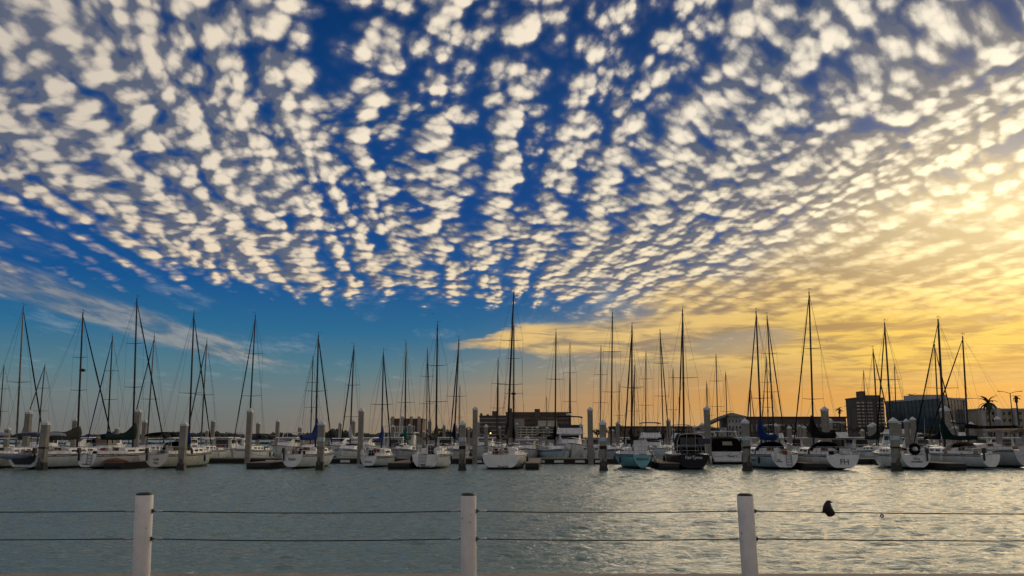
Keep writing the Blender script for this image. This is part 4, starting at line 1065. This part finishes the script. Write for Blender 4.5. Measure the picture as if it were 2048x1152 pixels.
# ------------------------------------------------------------------ shore on the right and centre
LAND_Z = 2.1
M_shore = pm('seawall_concrete', (.33, .31, .28), .85, ns=.3, na=.3)
M_grass = pm('shore_grass', (.07, .08, .04), .9, ns=.2, na=.3)
ld = MB()
poly = [(-85, 345), (-20, 300), (60, 225), (400, 205), (3000, 300), (3000, 3500), (-400, 3500), (-160, 700)]
n = len(poly)
ld.add([(x, y, -1) for x, y in poly] + [(x, y, LAND_Z) for x, y in poly], [tuple(range(n))[::-1], tuple(range(n, 2 * n))] + [(i, (i + 1) % n, (i + 1) % n + n, i + n) for i in range(n)])
obj('shore', ld, M_grass, kind='structure')
sw = MB()
for (x0, y0), (x1, y1) in zip(poly[:4], poly[1:5]):
    a, b_ = Vector((x0, y0, 0)), Vector((x1, y1, 0)); t_ = (b_ - a).normalized(); nn = Vector((t_.y, -t_.x, 0))
    q = [a + nn * .3, b_ + nn * .3, b_ - nn * .5, a - nn * .5]
    sw.add([p + Vector((0, 0, -1)) for p in q] + [p + Vector((0, 0, LAND_Z + .55)) for p in q], [(3, 2, 1, 0), (4, 5, 6, 7), (0, 1, 5, 4), (1, 2, 6, 5), (2, 3, 7, 6), (3, 0, 4, 7)])
tag(obj('seawall', sw, M_shore), 'long pale concrete seawall along the shore behind the right-hand boats', 'wall')

def box_w(m, x0, x1, y0, y1, z0, z1): m.box(((x0 + x1) / 2, (y0 + y1) / 2, z0), (x1 - x0, y1 - y0, z1 - z0)); return m
def slab_building(name, label, px0, px1, ytop, d, depth, mat, floors, cols, win, wmat, cat='building', base=LAND_Z, roof=None, z_extra=0, ground=.12, win_h=.5, win_w=.6, yaw=0.0, bands=False, lod_windows=True, mullion=None):
    """block with real window pieces standing 6 cm inside their frames' face line"""
    zt = gz(ytop, d); x0, x1 = gx(px0, d, zt), gx(px1, d, zt); w = x1 - x0; h = zt - base
    r_ = thing(name, label, cat, ((x0 + x1) / 2, d, base), yaw)
    m = MB(); m.box((0, depth / 2, -2), (w, depth, h + 2)); wl = obj('wall', m, mat, r_)
    pr = MB(); pr.box((0, depth / 2, h - .05), (w + .5, depth + .5, .55)); obj('parapet', pr, roof or mat, r_)
    fh_ = h * (1 - ground) / floors
    share = None; sill = None
    for f in range(floors):
        zc = h * ground + fh_ * (f + .5 - win_h / 2)
        if bands:
            b_ = MB(); b_.box((0, -.10, zc), (w * .96, .25, fh_ * win_h)); obj('window', b_, wmat, wl)
            continue
        for c in range(cols):
            xc = -w / 2 + w * (c + .5) / cols
            if share is None:
                b_ = MB(); b_.box((0, -.04, 0), (w / cols * win_w, .12, fh_ * win_h)); share = b_.mesh('window', wmat)
                b_ = MB(); b_.box((0, -.12, -.14), (w / cols * win_w * 1.1, .26, .14)); sill = b_.mesh('sill', win)
            o = bpy.data.objects.new('window', share); COL.objects.link(o); o.parent = wl; o.location = (xc, 0, zc)
            s = bpy.data.objects.new('sill', sill); COL.objects.link(s); s.parent = o
    return r_, w, h, depth
M_brick = pm('brown_brick', (.22, .145, .10), .9, ns=.5, na=.3)
M_brick2 = pm('dark_brick', (.13, .10, .085), .9, ns=.5, na=.3)
M_pale = pm('pale_stucco', (.42, .37, .30), .85, ns=.4, na=.2)
M_pale2 = pm('grey_stucco', (.45, .45, .44), .85, ns=.4, na=.2)
M_deckw = pm('carpark_parapet', (.62, .58, .48), .85, ns=.4, na=.2)
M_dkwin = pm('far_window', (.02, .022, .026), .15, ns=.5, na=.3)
M_palewin = pm('far_pale_panel', (.36, .34, .31), .5, ns=.5, na=.2)
M_roofd = pm('dark_roof', (.05, .045, .04), .9, ns=.5, na=.3)
M_curtain = pm('curtain_wall_glass', (.03, .055, .075), .12, ns=.15, na=.3)

r_, w, h, dp = slab_building('brick_block', 'plain brown brick block with four pale stair towers, left of centre', 781, 845, 839, 420, 16, M_brick, 4, 12, M_brick2, M_dkwin, win_w=.4, win_h=.3)
for fx in (-.42, -.12, .16, .40):
    m = MB(); m.box((w * fx, -1.0, -2), (w * .085, 2.4, h + 3.4)); obj('stair_tower', m, M_pale, r_)
r_, w, h, dp = slab_building('office_block', 'dark office block with thin pale window bands left of the long hotel', 959, 1012, 833, 400, 16, M_brick2, 5, 1, M_brick2, M_palewin, bands=True, win_h=.22)
for fx, pw, ph in ((-.45, .08, 1.6), (-.2, .08, 1.2), (.08, .22, 2.6)):
    m = MB(); m.box((w * fx, 6, h), (w * pw, 5, ph)); obj('roof_plant', m, M_brick2, r_)
r_, w, h, dp = slab_building('hotel', 'long brown hotel with dark window bands and roof towers at centre', 1012, 1142, 826, 430, 18, M_brick, 5, 1, M_brick2, M_dkwin, bands=True, win_h=.42)
for fx, pw, ph in ((-.44, .07, 2.2), (-.02, .08, 1.9)):
    m = MB(); m.box((w * fx, -.4, -2), (w * pw, 6, h + 2 + ph)); obj('stair_tower', m, M_brick2, r_)
m = MB(); m.box((-.30 * w, -1.2, 2), (w * .18, 1.0, h * .62)); obj('pale_bay', m, M_palewin, r_)
# open sided car park
d = 330.0; zt = gz(853, d); x0, x1 = gx(1036, d, 5), gx(1116, d, 5)
r_ = thing('car_park', 'pale multi level car park with striped open decks below the hotel', 'car park', ((x0 + x1) / 2, d, LAND_Z), 0)
w, h = x1 - x0, zt - LAND_Z
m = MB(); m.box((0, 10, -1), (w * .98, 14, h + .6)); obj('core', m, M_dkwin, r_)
for k in range(5):
    m = MB(); m.box((0, 2, h * (k + .55) / 5), (w, 5, h / 5 * .42)); obj('parapet', m, M_deckw, r_)
for k in range(7):
    m = MB(); m.box((-w / 2 + w * (k + .5) / 7, .2, -1), (.5, .5, h + .6)); obj('pillar', m, M_deckw, r_)
m = MB(); m.box((w * .22, .5, h), (w * .42, 4, 2.2)); obj('stair_tower', m, M_deckw, r_)
# hipped roof house and the long low building
def hip(m, x0, x1, y0, y1, z0, z1, inset):
    m.add([(x0, y0, z0), (x1, y0, z0), (x1, y1, z0), (x0, y1, z0), (x0 + inset, (y0 + y1) / 2, z1), (x1 - inset, (y0 + y1) / 2, z1)], [(0, 1, 5, 4), (1, 2, 5), (2, 3, 4, 5), (3, 0, 4), (3, 2, 1, 0)])
r_, w, h, dp = slab_building('waterfront_house', 'pale grey house with sloping dark roof behind the black canvas cruiser', 1455, 1490, 836, 290, 12, M_pale2, 3, 5, M_pale, M_dkwin, win_w=.4, win_h=.42)
m = MB(); hip(m, -w / 2 - .6, w / 2 + .6, -.8, 12.8, h + .5, h + 1.9, 3.0); obj('roof', m, M_roofd, r_)
m = MB(); m.box((-w / 2 - 4.6, 5, -2), (9, 10, h * .55 + 2)); obj('wing', m, M_pale2, r_)
m = MB(); m.add([(-w / 2 - 9.4, -.6, h * .55 - .7), (-w / 2 + .2, -.6, h + .45), (-w / 2 + .2, 10.6, h + .45), (-w / 2 - 9.4, 10.6, h * .55 - .7), (-w / 2 - 9.4, -.6, h * .55), (-w / 2 + .2, -.6, h + 1.0), (-w / 2 + .2, 10.6, h + 1.0), (-w / 2 - 9.4, 10.6, h * .55)],
               [(0, 1, 2, 3), (7, 6, 5, 4), (0, 4, 5, 1), (1, 5, 6, 2), (2, 6, 7, 3), (3, 7, 4, 0)]); obj('wing_roof', m, M_roofd, r_)
for k in range(3):
    m = MB(); m.box((-w / 2 - 7 + 2.6 * k, -.06, .8), (1.5, .12, 1.5)); obj('wing_window', m, M_palewin, r_)
r_, w, h, dp = slab_building('long_low_building', 'long low dark roofed building with a row of pale bays, right of centre', 1488, 1692, 836, 300, 14, M_brick2, 1, 22, M_pale, M_palewin, win_w=.42, win_h=.36, ground=.10, roof=M_roofd)
slab_building('terrace_block', 'low dark building line between the striped car park and the hipped house', 1225, 1392, 855, 320, 12, M_brick, 1, 18, M_pale, M_dkwin, win_w=.4, win_h=.36, roof=M_roofd)
# apartment tower
r_, w, h, dp = slab_building('apartment_tower', 'brown apartment tower with pale stacked balconies', 1711, 1767, 797, 430, 13, pm('tower_brick', (.125, .10, .088), .9, ns=.5, na=.3), 10, 4, M_brick2, M_dkwin, win_w=.12, win_h=.45)
bal = None
for fx, bw in ((-.43, .10), (-.25, .12), (-.08, .04), (.02, .04), (.28, .05), (.42, .11)):
    for k in range(10):
        m = MB(); m.box((w * fx, -.5, h * (.14 + .082 * k)), (w * bw, 1.0, h * .030)); obj('balcony', m, M_deckw, r_)
m = MB(); m.box((w * .22, 7, h), (w * .52, 9, 1.8)); m.box((-w * .10, 7, h + .3), (w * .17, 6, 3.6)); obj('roof_plant', m, M_brick2, r_)
# glass building, two faces
d1, d2, d3 = 262.0, 292.0, 276.0
def P3(px, d, z): return Vector((gx(px, d, z), d, z))
zt1 = gz(797, d1)
A_, B_, C_ = P3(1770, d2, zt1), P3(1882, d1, zt1), P3(1928, d3, zt1)
Dd = A_ + (C_ - B_)
base = Vector((B_.x, B_.y, LAND_Z))
r_ = thing('glass_building', 'dark blue glass building with pale corner edge, at right', 'building', tuple(base), 0)
pts = [p - Vector((base.x, base.y, 0)) for p in (A_, B_, C_, Dd)]
m = MB(); hh = zt1 - LAND_Z
m.add([(p.x, p.y, -2) for p in pts] + [(p.x, p.y, hh) for p in pts], [(3, 2, 1, 0), (4, 5, 6, 7)] + [(i, (i + 1) % 4, (i + 1) % 4 + 4, i + 4) for i in range(4)])
wl = obj('curtain_wall', m, M_curtain, r_)
for (p, q, nx_, nz_) in ((pts[0], pts[1], 14, 6), (pts[1], pts[2], 7, 6)):
    t_ = (q - p); t_.z = 0; L_ = t_.length; t_.normalize(); nn = Vector((t_.y, -t_.x, 0))
    mu = MB()
    for i in range(1, nx_):
        c = p + t_ * (L_ * i / nx_) + nn * .04; mu.box((c.x, c.y, 0), (.10, .10, hh), math.atan2(t_.y, t_.x))
    for k in range(1, nz_):
        c = (p + q) / 2 + nn * .05; mu.box((c.x, c.y, hh * k / nz_), (L_, .12, .14), math.atan2(t_.y, t_.x))
    obj('mullion', mu, pm('mullion_dark', (.03, .04, .05), .4), wl)
cr = MB()
for p in (pts[1], pts[2]): cr.box((p.x, p.y - .1, -1), (.55, .55, hh + 1.3))
for p, q in ((pts[0], pts[1]), (pts[1], pts[2])):
    t_ = q - p; c = (p + q) / 2; cr.box((c.x, c.y - .06, hh), (Vector((t_.x, t_.y)).length, .7, .5), math.atan2(t_.y, t_.x))
obj('corner_trim', cr, M_pale2, r_)
m = MB(); c = (pts[0] + pts[2]) / 2 + Vector((2, 3, 0)); m.box((c.x, c.y, hh), (10, 9, gz(787, 275) - zt1)); obj('penthouse', m, M_pale2, r_)
# pale hotel at the right edge
r_, w, h, dp = slab_building('pale_hotel', 'pale stucco hotel with dark windows behind palms at the right edge', 1958, 2056, 820, 285, 9, M_pale, 4, 9, M_deckw, M_dkwin, win_w=.45, win_h=.5, ground=.06)
for fx in (-.48, -.16, .20):
    m = MB(); m.box((w * fx, -.8, -2), (w * .08, 1.8, h + 2.6)); obj('bay', m, M_pale2, r_)
m = MB(); m.lathe([(1.5, 0), (1.5, .5), (1.25, 1.0), (.7, 1.5), (.1, 1.8)], (-w * .05, 5, h + .4), 12); obj('dome', m, M_pale2, r_, True)

# ------------------------------------------------------------------ trees
M_leaf = pm('foliage', (.035, .050, .022), .9, ns=.8, na=.5)
M_leaf2 = pm('foliage_olive', (.050, .050, .025), .9, ns=.8, na=.5)
M_bark = pm('bark', (.06, .045, .032), .9, ns=2, na=.3)
def crown_mesh(seed, n=420, leaf=.42):
    rng = random.Random(seed); m = MB()
    cl = [(rng.gauss(0, .55), rng.gauss(0, .55), rng.uniform(-.35, .55), rng.uniform(.25, .5)) for _ in range(13)]
    for i in range(n):
        cx, cy, cz, cr_ = rng.choice(cl)
        v_ = Vector((rng.gauss(0, 1), rng.gauss(0, 1), rng.gauss(0, .8))).normalized() * cr_ * rng.uniform(.55, 1.05)
        p = Vector((cx, cy, cz)) + v_; a = Vector((rng.gauss(0, 1), rng.gauss(0, 1), rng.gauss(0, 1))).normalized(); b_ = a.orthogonal().normalized()
        s = leaf * rng.uniform(.12, .34)
        m.add([p - a * s, p + b_ * s * .7, p + a * s, p - b_ * s * .7], [(0, 1, 2, 3)])
    return m
crowns = [crown_mesh(s).mesh('crown', M_leaf if s % 2 else M_leaf2) for s in range(4)]
def tree(px, ytop, d, wpx, label, k, group):
    zt = gz(ytop, d); x = gx(px, d, 4); h = zt - LAND_Z
    r_ = thing('tree', label, 'tree', (x, d, LAND_Z), random.uniform(0, 6), group)
    m = MB(); m.tube([(0, 0, -1), (.1, 0, h * .3), (0, .1, h * .6)], [.22, .17, .10], 6); obj('trunk', m, M_bark, r_)
    o = bpy.data.objects.new('crown', crowns[k % 4]); COL.objects.link(o); o.parent = r_
    w = wpx * d / 1700; o.scale = (w * .62, w * .62, h * .42); o.location = (0, 0, h * .62)
TG = 'shore trees behind the marina'
for i, (px, yt, d, wp, lb) in enumerate((
    (866, 857, 330, 22, 'shore tree just right of the brown brick block'), (884, 855, 340, 24, 'shore tree left of the dark mast bundle'), (902, 858, 335, 20, 'shore tree behind the dark mast bundle'), (934, 853, 320, 26, 'dense shore tree left of the central piling'),
    (968, 856, 315, 20, 'shore tree right of the central piling'), (1120, 850, 300, 24, 'shore tree at the right end of the car park'), (1148, 857, 300, 22, 'shore tree below the right end of the hotel'), (1195, 858, 290, 24, 'shore tree right of the tall centre-right piling'),
    (1217, 853, 285, 20, 'shore tree left of the tall grey mast'), (1300, 856, 280, 22, 'shore tree right of the teal boat mast'), (1345, 857, 280, 22, 'shore tree left of the navy boat mast'), (1425, 852, 270, 20, 'shore tree before the hipped roof wing'),
    (1470, 856, 265, 20, 'shore tree in front of the hipped roof house'), (1530, 852, 262, 22, 'shore tree behind the blue mainsail heap'), (1577, 846, 262, 22, 'shore tree left of the leaning furled sail'), (1612, 848, 262, 24, 'shore tree right of the leaning furled sail'),
    (1640, 852, 262, 20, 'shore tree left of the tall right-hand piling'), (1690, 848, 258, 26, 'shore tree at the left foot of the apartment tower'), (1730, 850, 258, 28, 'shore tree at the middle of the apartment tower'), (1766, 846, 256, 24, 'shore tree at the left corner of the glass building'),
    (1856, 856, 248, 26, 'shore tree in front of the glass wall'), (1934, 848, 250, 18, 'shore tree between glass building and pale hotel'), (2025, 855, 246, 26, 'shore tree under the street lamp at right'))):
    tree(px, yt, d, wp, lb, i, TG)

def palm(px, ytop, d, label, fan=True, n=16, size=2.6, skirt=True):
    zt = gz(ytop, d); x = gx(px, d, 6); h = zt - LAND_Z - size * .55
    r_ = thing('palm_tree', label, 'palm', (x, d, LAND_Z), random.uniform(0, 6), 'palms on the shore')
    m = MB(); m.tube([(0, 0, -1), (.12, 0, h * .4), (.05, .1, h)], [.30, .22, .19], 7); obj('trunk', m, M_bark, r_)
    fm = MB(); seg = 6
    rg = []
    for i in range(seg + 1):
        k = i / seg; wv = .34 * size / 2.6 * math.sin(math.pi * min(1, k * .85 + .12)) + .03
        rg.append([(size * k, -wv, size * (.55 * k - .85 * k * k) - .12 * wv), (size * k, 0, size * (.55 * k - .85 * k * k) + .10), (size * k, wv, size * (.55 * k - .85 * k * k) - .12 * wv)])
    fm.rings(rg, closed=False, caps=False); fme = fm.mesh('frond', M_leaf)
    rng = random.Random(px)
    for i in range(n):
        o = bpy.data.objects.new('frond', fme); COL.objects.link(o); o.parent = r_; o.location = (.05, .1, h)
        o.rotation_euler = (0, -rng.uniform(-.7, 1.0), i * 2.4); s = rng.uniform(.8, 1.1); o.scale = (s, s, s)
    if skirt:
        sk = MB(); sk.lathe([(.2, -size * 1.0), (size * .34, -size * .85), (size * .26, -size * .3), (.15, 0)], (.05, .1, h), 8); obj('dead_frond_skirt', sk, M_bark, r_)
palm(1981, 794, 225, 'full round palm in front of the pale hotel', size=3.0, n=20, skirt=False)
palm(2037, 790, 225, 'thin palm with hanging skirt at the right edge', size=1.3, n=12)
palm(1829, 788, 330, 'dark palm rising behind the roof of the glass building', size=2.4, n=14)
palm(1680, 815, 250, 'slim palm with skirt left of the apartment tower', size=1.2, n=12)
palm(1540, 842, 262, 'short palm behind the blue mainsail heap', size=1.6, n=12, skirt=False)
palm(1240, 850, 285, 'short palm right of the tall grey mast', size=1.7, n=12, skirt=False)
# street lamps
def street_lamp(px, ytop, d, label, arm=1.6):
    zt = gz(ytop, d); r_ = thing('street_lamp', label, 'street lamp', (gx(px, d, 5), d, LAND_Z), 0, 'street lamps on the shore')
    h = zt - LAND_Z
    m = MB(); m.tube([(0, 0, -1), (0, 0, h)], [.13, .09], 6); obj('pole', m, M_alud, r_)
    for s in (-1, 1):
        m = MB(); m.tube([(0, 0, h - .1), (s * arm * .5, 0, h + .25), (s * arm, 0, h + .4)], .06, 5); a = obj('arm', m, M_alud, r_)
        m = MB(); m.box((s * (arm + .25), 0, h + .34), (.7, .3, .14)); obj('lamp_head', m, M_alud, a)
street_lamp(2027, 786, 200, 'tall double armed street lamp near the right edge', 2.3)
street_lamp(1776, 806, 240, 'thin double armed street lamp at the left edge of the glass building', 1.6)
street_lamp(1704, 815, 250, 'small street lamp before the apartment tower', 1.2)
# far lit lamp among the masts
lb_ = thing('dock_light', 'single glowing yellow dock light left of the tallest mast', 'lamp', (gx(981, 210, 2), 210, 0), 0)
m = MB(); zz = gz(868, 210); m.tube([(0, 0, -1), (0, 0, zz)], .08, 5); obj('pole', m, M_alud, lb_)
em = bpy.data.materials.new('lamp_glow'); em.use_nodes = True; em.node_tree.nodes['Principled BSDF'].inputs['Emission Color'].default_value = (1, .75, .25, 1); em.node_tree.nodes['Principled BSDF'].inputs['Emission Strength'].default_value = 4.0
m = MB(); m.lathe([(.02, -.16), (.14, -.10), (.17, 0), (.12, .11), (.02, .15)], (0, 0, zz + .2), 8); obj('bulb', m, em, lb_, True)

# far wooded shore on the left, rock breakwater
rng = random.Random(3); tl = MB()
ico = bmesh.new(); bmesh.ops.create_icosphere(ico, subdivisions=1, radius=1.0); iv = [v.co.copy() for v in ico.verts]; ifc = [tuple(v.index for v in f.verts) for f in ico.faces]; ico.free()
for i in range(620):
    px = rng.uniform(-60, 1010); d = rng.uniform(1350, 1600)
    hgt = 6.5 + 4.5 * max(0, math.sin(px * .021)) + 3 * max(0, math.sin(px * .057 + 1)) + rng.uniform(0, 3.5) - (4.0 if px < 170 else 0) - (2.5 if 330 < px < 400 else 0)
    x = gx(px, d, 3); r0 = rng.uniform(4.5, 9)
    tl.add([(x + v.x * r0 * rng.uniform(.9, 1.15), d + v.y * r0, 1.0 + (v.z * .5 + .5) * hgt * rng.uniform(.9, 1.08)) for v in iv], ifc)
o_ = obj('far_tree_line', tl, pm('far_foliage', (.045, .055, .045), .95, ns=.05, na=.4), kind='stuff'); tag(o_, 'low dark wooded shore far across the water on the left', 'tree line')
fs = MB(); fs.box((gx(400, 1500, 2), 1500, -1), (1500, 360, 2.2)); obj('far_shore', fs, pm('far_sand', (.16, .15, .12), .9, ns=.02), kind='structure')
for nm, p0, p1, d, n_, z1, lb in (('breakwater', 540, 690, 300, 420, 1.5, 'tan rock breakwater beyond the left-hand boats'), ('breakwater', -40, 540, 360, 520, .9, 'long low dark breakwater beyond the boats at far left')):
    bk = MB()
    for i in range(n_):
        px = rng.uniform(p0, p1); dd = d + rng.uniform(-3, 3); k = 1 - abs(dd - d) / 3.6
        x = gx(px, dd, .5); s = rng.uniform(.35, .9)
        bk.add([(x + v.x * s * rng.uniform(.7, 1.3), dd + v.y * s * rng.uniform(.7, 1.2), z1 * k * rng.uniform(.4, 1.0) + v.z * s * .6) for v in iv], ifc)
    o_ = obj(nm, bk, pm('rock_tan' if p0 > 0 else 'rock_dark', (.30, .25, .18) if p0 > 0 else (.07, .06, .05), .95, ns=.4, na=.4), kind='stuff'); tag(o_, lb, 'breakwater')

# ------------------------------------------------------------------ cable fence on the promenade
M_post = pm('post_white_paint', (.80, .79, .76), .5, ns=6, na=.10, bump=.15, bs=30, streak=.10)
M_chip = pm('rust_chip', (.16, .085, .045), .9, ns=30, na=.5)
M_cable = pm('fence_cable', (.035, .033, .03), .55, .4, ns=30, na=.3)
fence = thing('cable_fence', 'white round post and steel cable fence along the promenade edge', 'fence', (0, EDGE_Y - .35, QUAY_Z), 0)
FY = EDGE_Y - .35
posts = []
for px_t, py_t, px_b, wpx in ((-340, 985, -352, 33), (289, 990, 281.5, 33.5), (937, 991, 937, 30.5), (1490, 991.5, 1501, 31.5), (2290, 996, 2310, 33)):
    d = FY; zt = gz(py_t, d)
    xt, xb = gx(px_t, d, zt), gx(px_b, d, QUAY_Z); rr_ = wpx / 2 * d / 1700
    foot, head = Vector((xb, 0, 0)), Vector((xt, 0, zt - QUAY_Z))
    m = MB(); n_ = 24; ax = head - foot
    def ring(k, r__): c = foot + ax * k; return [(c.x + r__ * math.cos(2 * math.pi * i / n_), c.y + r__ * math.sin(2 * math.pi * i / n_), c.z) for i in range(n_)]
    m.rings([ring(-.05, rr_), ring(.5, rr_), ring(.985, rr_), ring(1.0, rr_ * .96), ring(1.0, rr_ * .86), ring(.955, rr_ * .84)], caps=True)
    p = obj('post', m, M_post, fence, True)
    try: p.data.set_sharp_from_angle(angle=R(40))
    except Exception: pass
    c = MB(); c.rings([ring(.99, rr_ * .92), ring(1.012, rr_ * .92), ring(1.026, rr_ * .78), ring(1.034, rr_ * .45)]); obj('post_cap', c, M_black, p, True)
    rg_ = random.Random(int(px_t))
    for q in range(4):
        k_ = rg_.uniform(.35, .97); an = rg_.uniform(-2.6, -.5); cc = foot + ax * k_; sz = rg_.uniform(.003, .008)
        ch = MB(); ch.lathe([(.001, 0), (sz, .0005), (sz * .7, .0012), (.001, .0016)], (0, 0, 0), 7)
        o_ = obj('paint_chip', ch, M_chip if q % 3 else M_black, p); o_.location = (cc.x + rr_ * math.cos(an), cc.y + rr_ * math.sin(an), cc.z); o_.rotation_euler = (R(90), 0, an + R(90)); o_.scale = (1, rg_.uniform(.6, 2.2), 1)
    posts.append((foot, head, rr_))
for py, hook in ((1022, True), (1077.5, True)):
    zc = gz(py, FY) - QUAY_Z
    for i in range(len(posts) - 1):
        (f0, h0_, r0), (f1, h1_, r1) = posts[i], posts[i + 1]
        a = f0.lerp(h0_, zc / h0_.z); b_ = f1.lerp(h1_, zc / h1_.z)
        a = a + Vector((r0 * .9, 0, 0)); b_ = b_ - Vector((r1 * .9, 0, 0)); sag = .013 + .005 * ((i * 2) % 3)
        if i == 3: b_.z -= .035 if py < 1050 else .02
        pts = [a.lerp(b_, k / 14) - Vector((0, 0, sag * 4 * (k / 14) * (1 - k / 14))) for k in range(15)]
        m = MB(); m.tube(pts, .0068, 6); obj('cable', m, M_cable, fence, True)
        e = MB(); e.box((a.x + .012, a.y - .01, a.z - .025), (.024, .024, .05)); obj('eye_bolt', e, M_black, fence)
        for q_, sg in ((a, 1), (b_, -1)):
            fe = MB(); fe.tube([q_ + Vector((sg * .03, 0, 0)), q_ + Vector((sg * .13, 0, -.002))], .0135, 7); obj('cable_sleeve', fe, M_steel, fence, True)
kn = MB(); kc = Vector((gx(1764, FY, 1.5), 0, gz(1029.5, FY) - QUAY_Z))
kn.tube([kc + Vector((.016 * math.cos(q), .004 * math.sin(2 * q), .016 * math.sin(q) - .012)) for q in [2 * math.pi * i / 12 for i in range(13)]], .008, 6, False); obj('wire_loop', kn, M_black, fence, True)

# ------------------------------------------------------------------ birds
def skin_mesh(name, pts, edges, mat, sub=2):
    me = bpy.data.meshes.new(name); me.from_pydata([p[:3] for p in pts], edges, [])
    o = bpy.data.objects.new(name, me); COL.objects.link(o)
    sk = o.modifiers.new('skin', 'SKIN'); ss = o.modifiers.new('sub', 'SUBSURF'); ss.levels = ss.render_levels = sub
    for v_, p in zip(me.skin_vertices[0].data, pts): v_.radius = (p[3], p[4] if len(p) > 4 else p[3])
    me.skin_vertices[0].data[1].use_root = True
    r_ = bpy.data.meshes.new_from_object(o.evaluated_get(bpy.context.evaluated_depsgraph_get()))
    bpy.data.objects.remove(o); bpy.data.meshes.remove(me)
    r_.name = name; r_.materials.clear(); r_.materials.append(mat)
    for p in r_.polygons: p.use_smooth = True
    return r_
M_feather = pm('black_plumage', (.010, .010, .013), .5, ns=40, na=.3)
zc = gz(1027.5, FY)
s_ = .138
bird_pts = [(.40, .08, -.04, .10, .07), (.22, .03, .16, .33, .28), (.0, 0, .42, .45, .40), (.02, 0, .70, .40, .36), (.13, -.02, .93, .26, .25), (.19, -.03, 1.03, .20, .20), (.38, -.06, .97, .05, .06), (.48, -.08, .93, .014, .014),
            (-.36, .02, .24, .14, .08), (-.40, .04, .02, .05, .03)]
bm_ = skin_mesh('perched_bird', [tuple(c * s_ for c in p) for p in bird_pts], [(0, 1), (1, 2), (2, 3), (3, 4), (4, 5), (5, 6), (6, 7), (2, 8), (8, 9)], M_feather)
bird = obj('perched_bird', bm_, loc=(gx(1656, FY, zc) - .005, FY, zc - .002)); tag(bird, 'plump black bird perched on the upper fence cable at right', 'bird')
for sx_ in (-.03, .035):
    m = MB(); m.tube([(sx_, 0, .06), (sx_ + .004, 0, .008), (sx_ + .014, -.016, -.002)], .0055, 5); obj('leg', m, M_feather, bird)
def gull(px, py, d, span, label, roll=0.0, curve=.25, rz=0.0):
    p = at(px, py, d); s = span
    pts = [(0, .22, 0, .012), (0, .10, .0, .040), (0, -.08, .0, .045), (0, -.18, .02, .03), (0, -.25, .015, .008)]
    body = skin_mesh('flying_bird', [tuple(c * s for c in q) for q in pts], [(0, 1), (1, 2), (2, 3), (3, 4)], M_feather)
    o = obj('flying_bird', body, loc=p); o.rotation_euler = (0, roll, rz); tag(o, label, 'bird')
    for sd in (-1, 1):
        m = MB(); rg = []
        for k in range(7):
            t = k / 6; x = sd * s * .5 * t; z = s * curve * (math.sin(math.pi * min(1, t * 1.15) * .62) * .55 - t * t * .95) ; c = s * .11 * (1 - t * .82)
            yb = -s * .10 * t * t
            rg.append([(x, yb - c * .5, z), (x, yb, z + s * .014), (x, yb + c * .6, z), (x, yb, z - s * .006)])
        m.rings(rg); obj('wing', m, M_feather, o, True)
gull(865, 628, 120, 1.0, 'gull with drooped wings gliding in the sky near the centre', .1, .55, .3)
gull(895, 958, 42, .42, 'small bird skimming low over the water left of the middle post', -.25, -.35, .5)
gull(458, 809, 240, .7, 'tiny far bird in the sky above the left shore', .1, .3, .4)
sc = MB(); sc.add([(0, 0, .0), (.07, .01, .004), (.085, .03, .035), (.02, .03, .02), (.0, .0, .006)], [(0, 1, 2), (0, 2, 3), (0, 3, 4)]); sc.box((.03, .02, 0), (.05, .03, .012))
tag(obj('litter_scrap', sc, M_white, loc=(gx(372, EDGE_Y - .1, .82), EDGE_Y - .08, QUAY_Z + .013)), 'white scrap lying on the promenade edge right of the left post', 'litter')
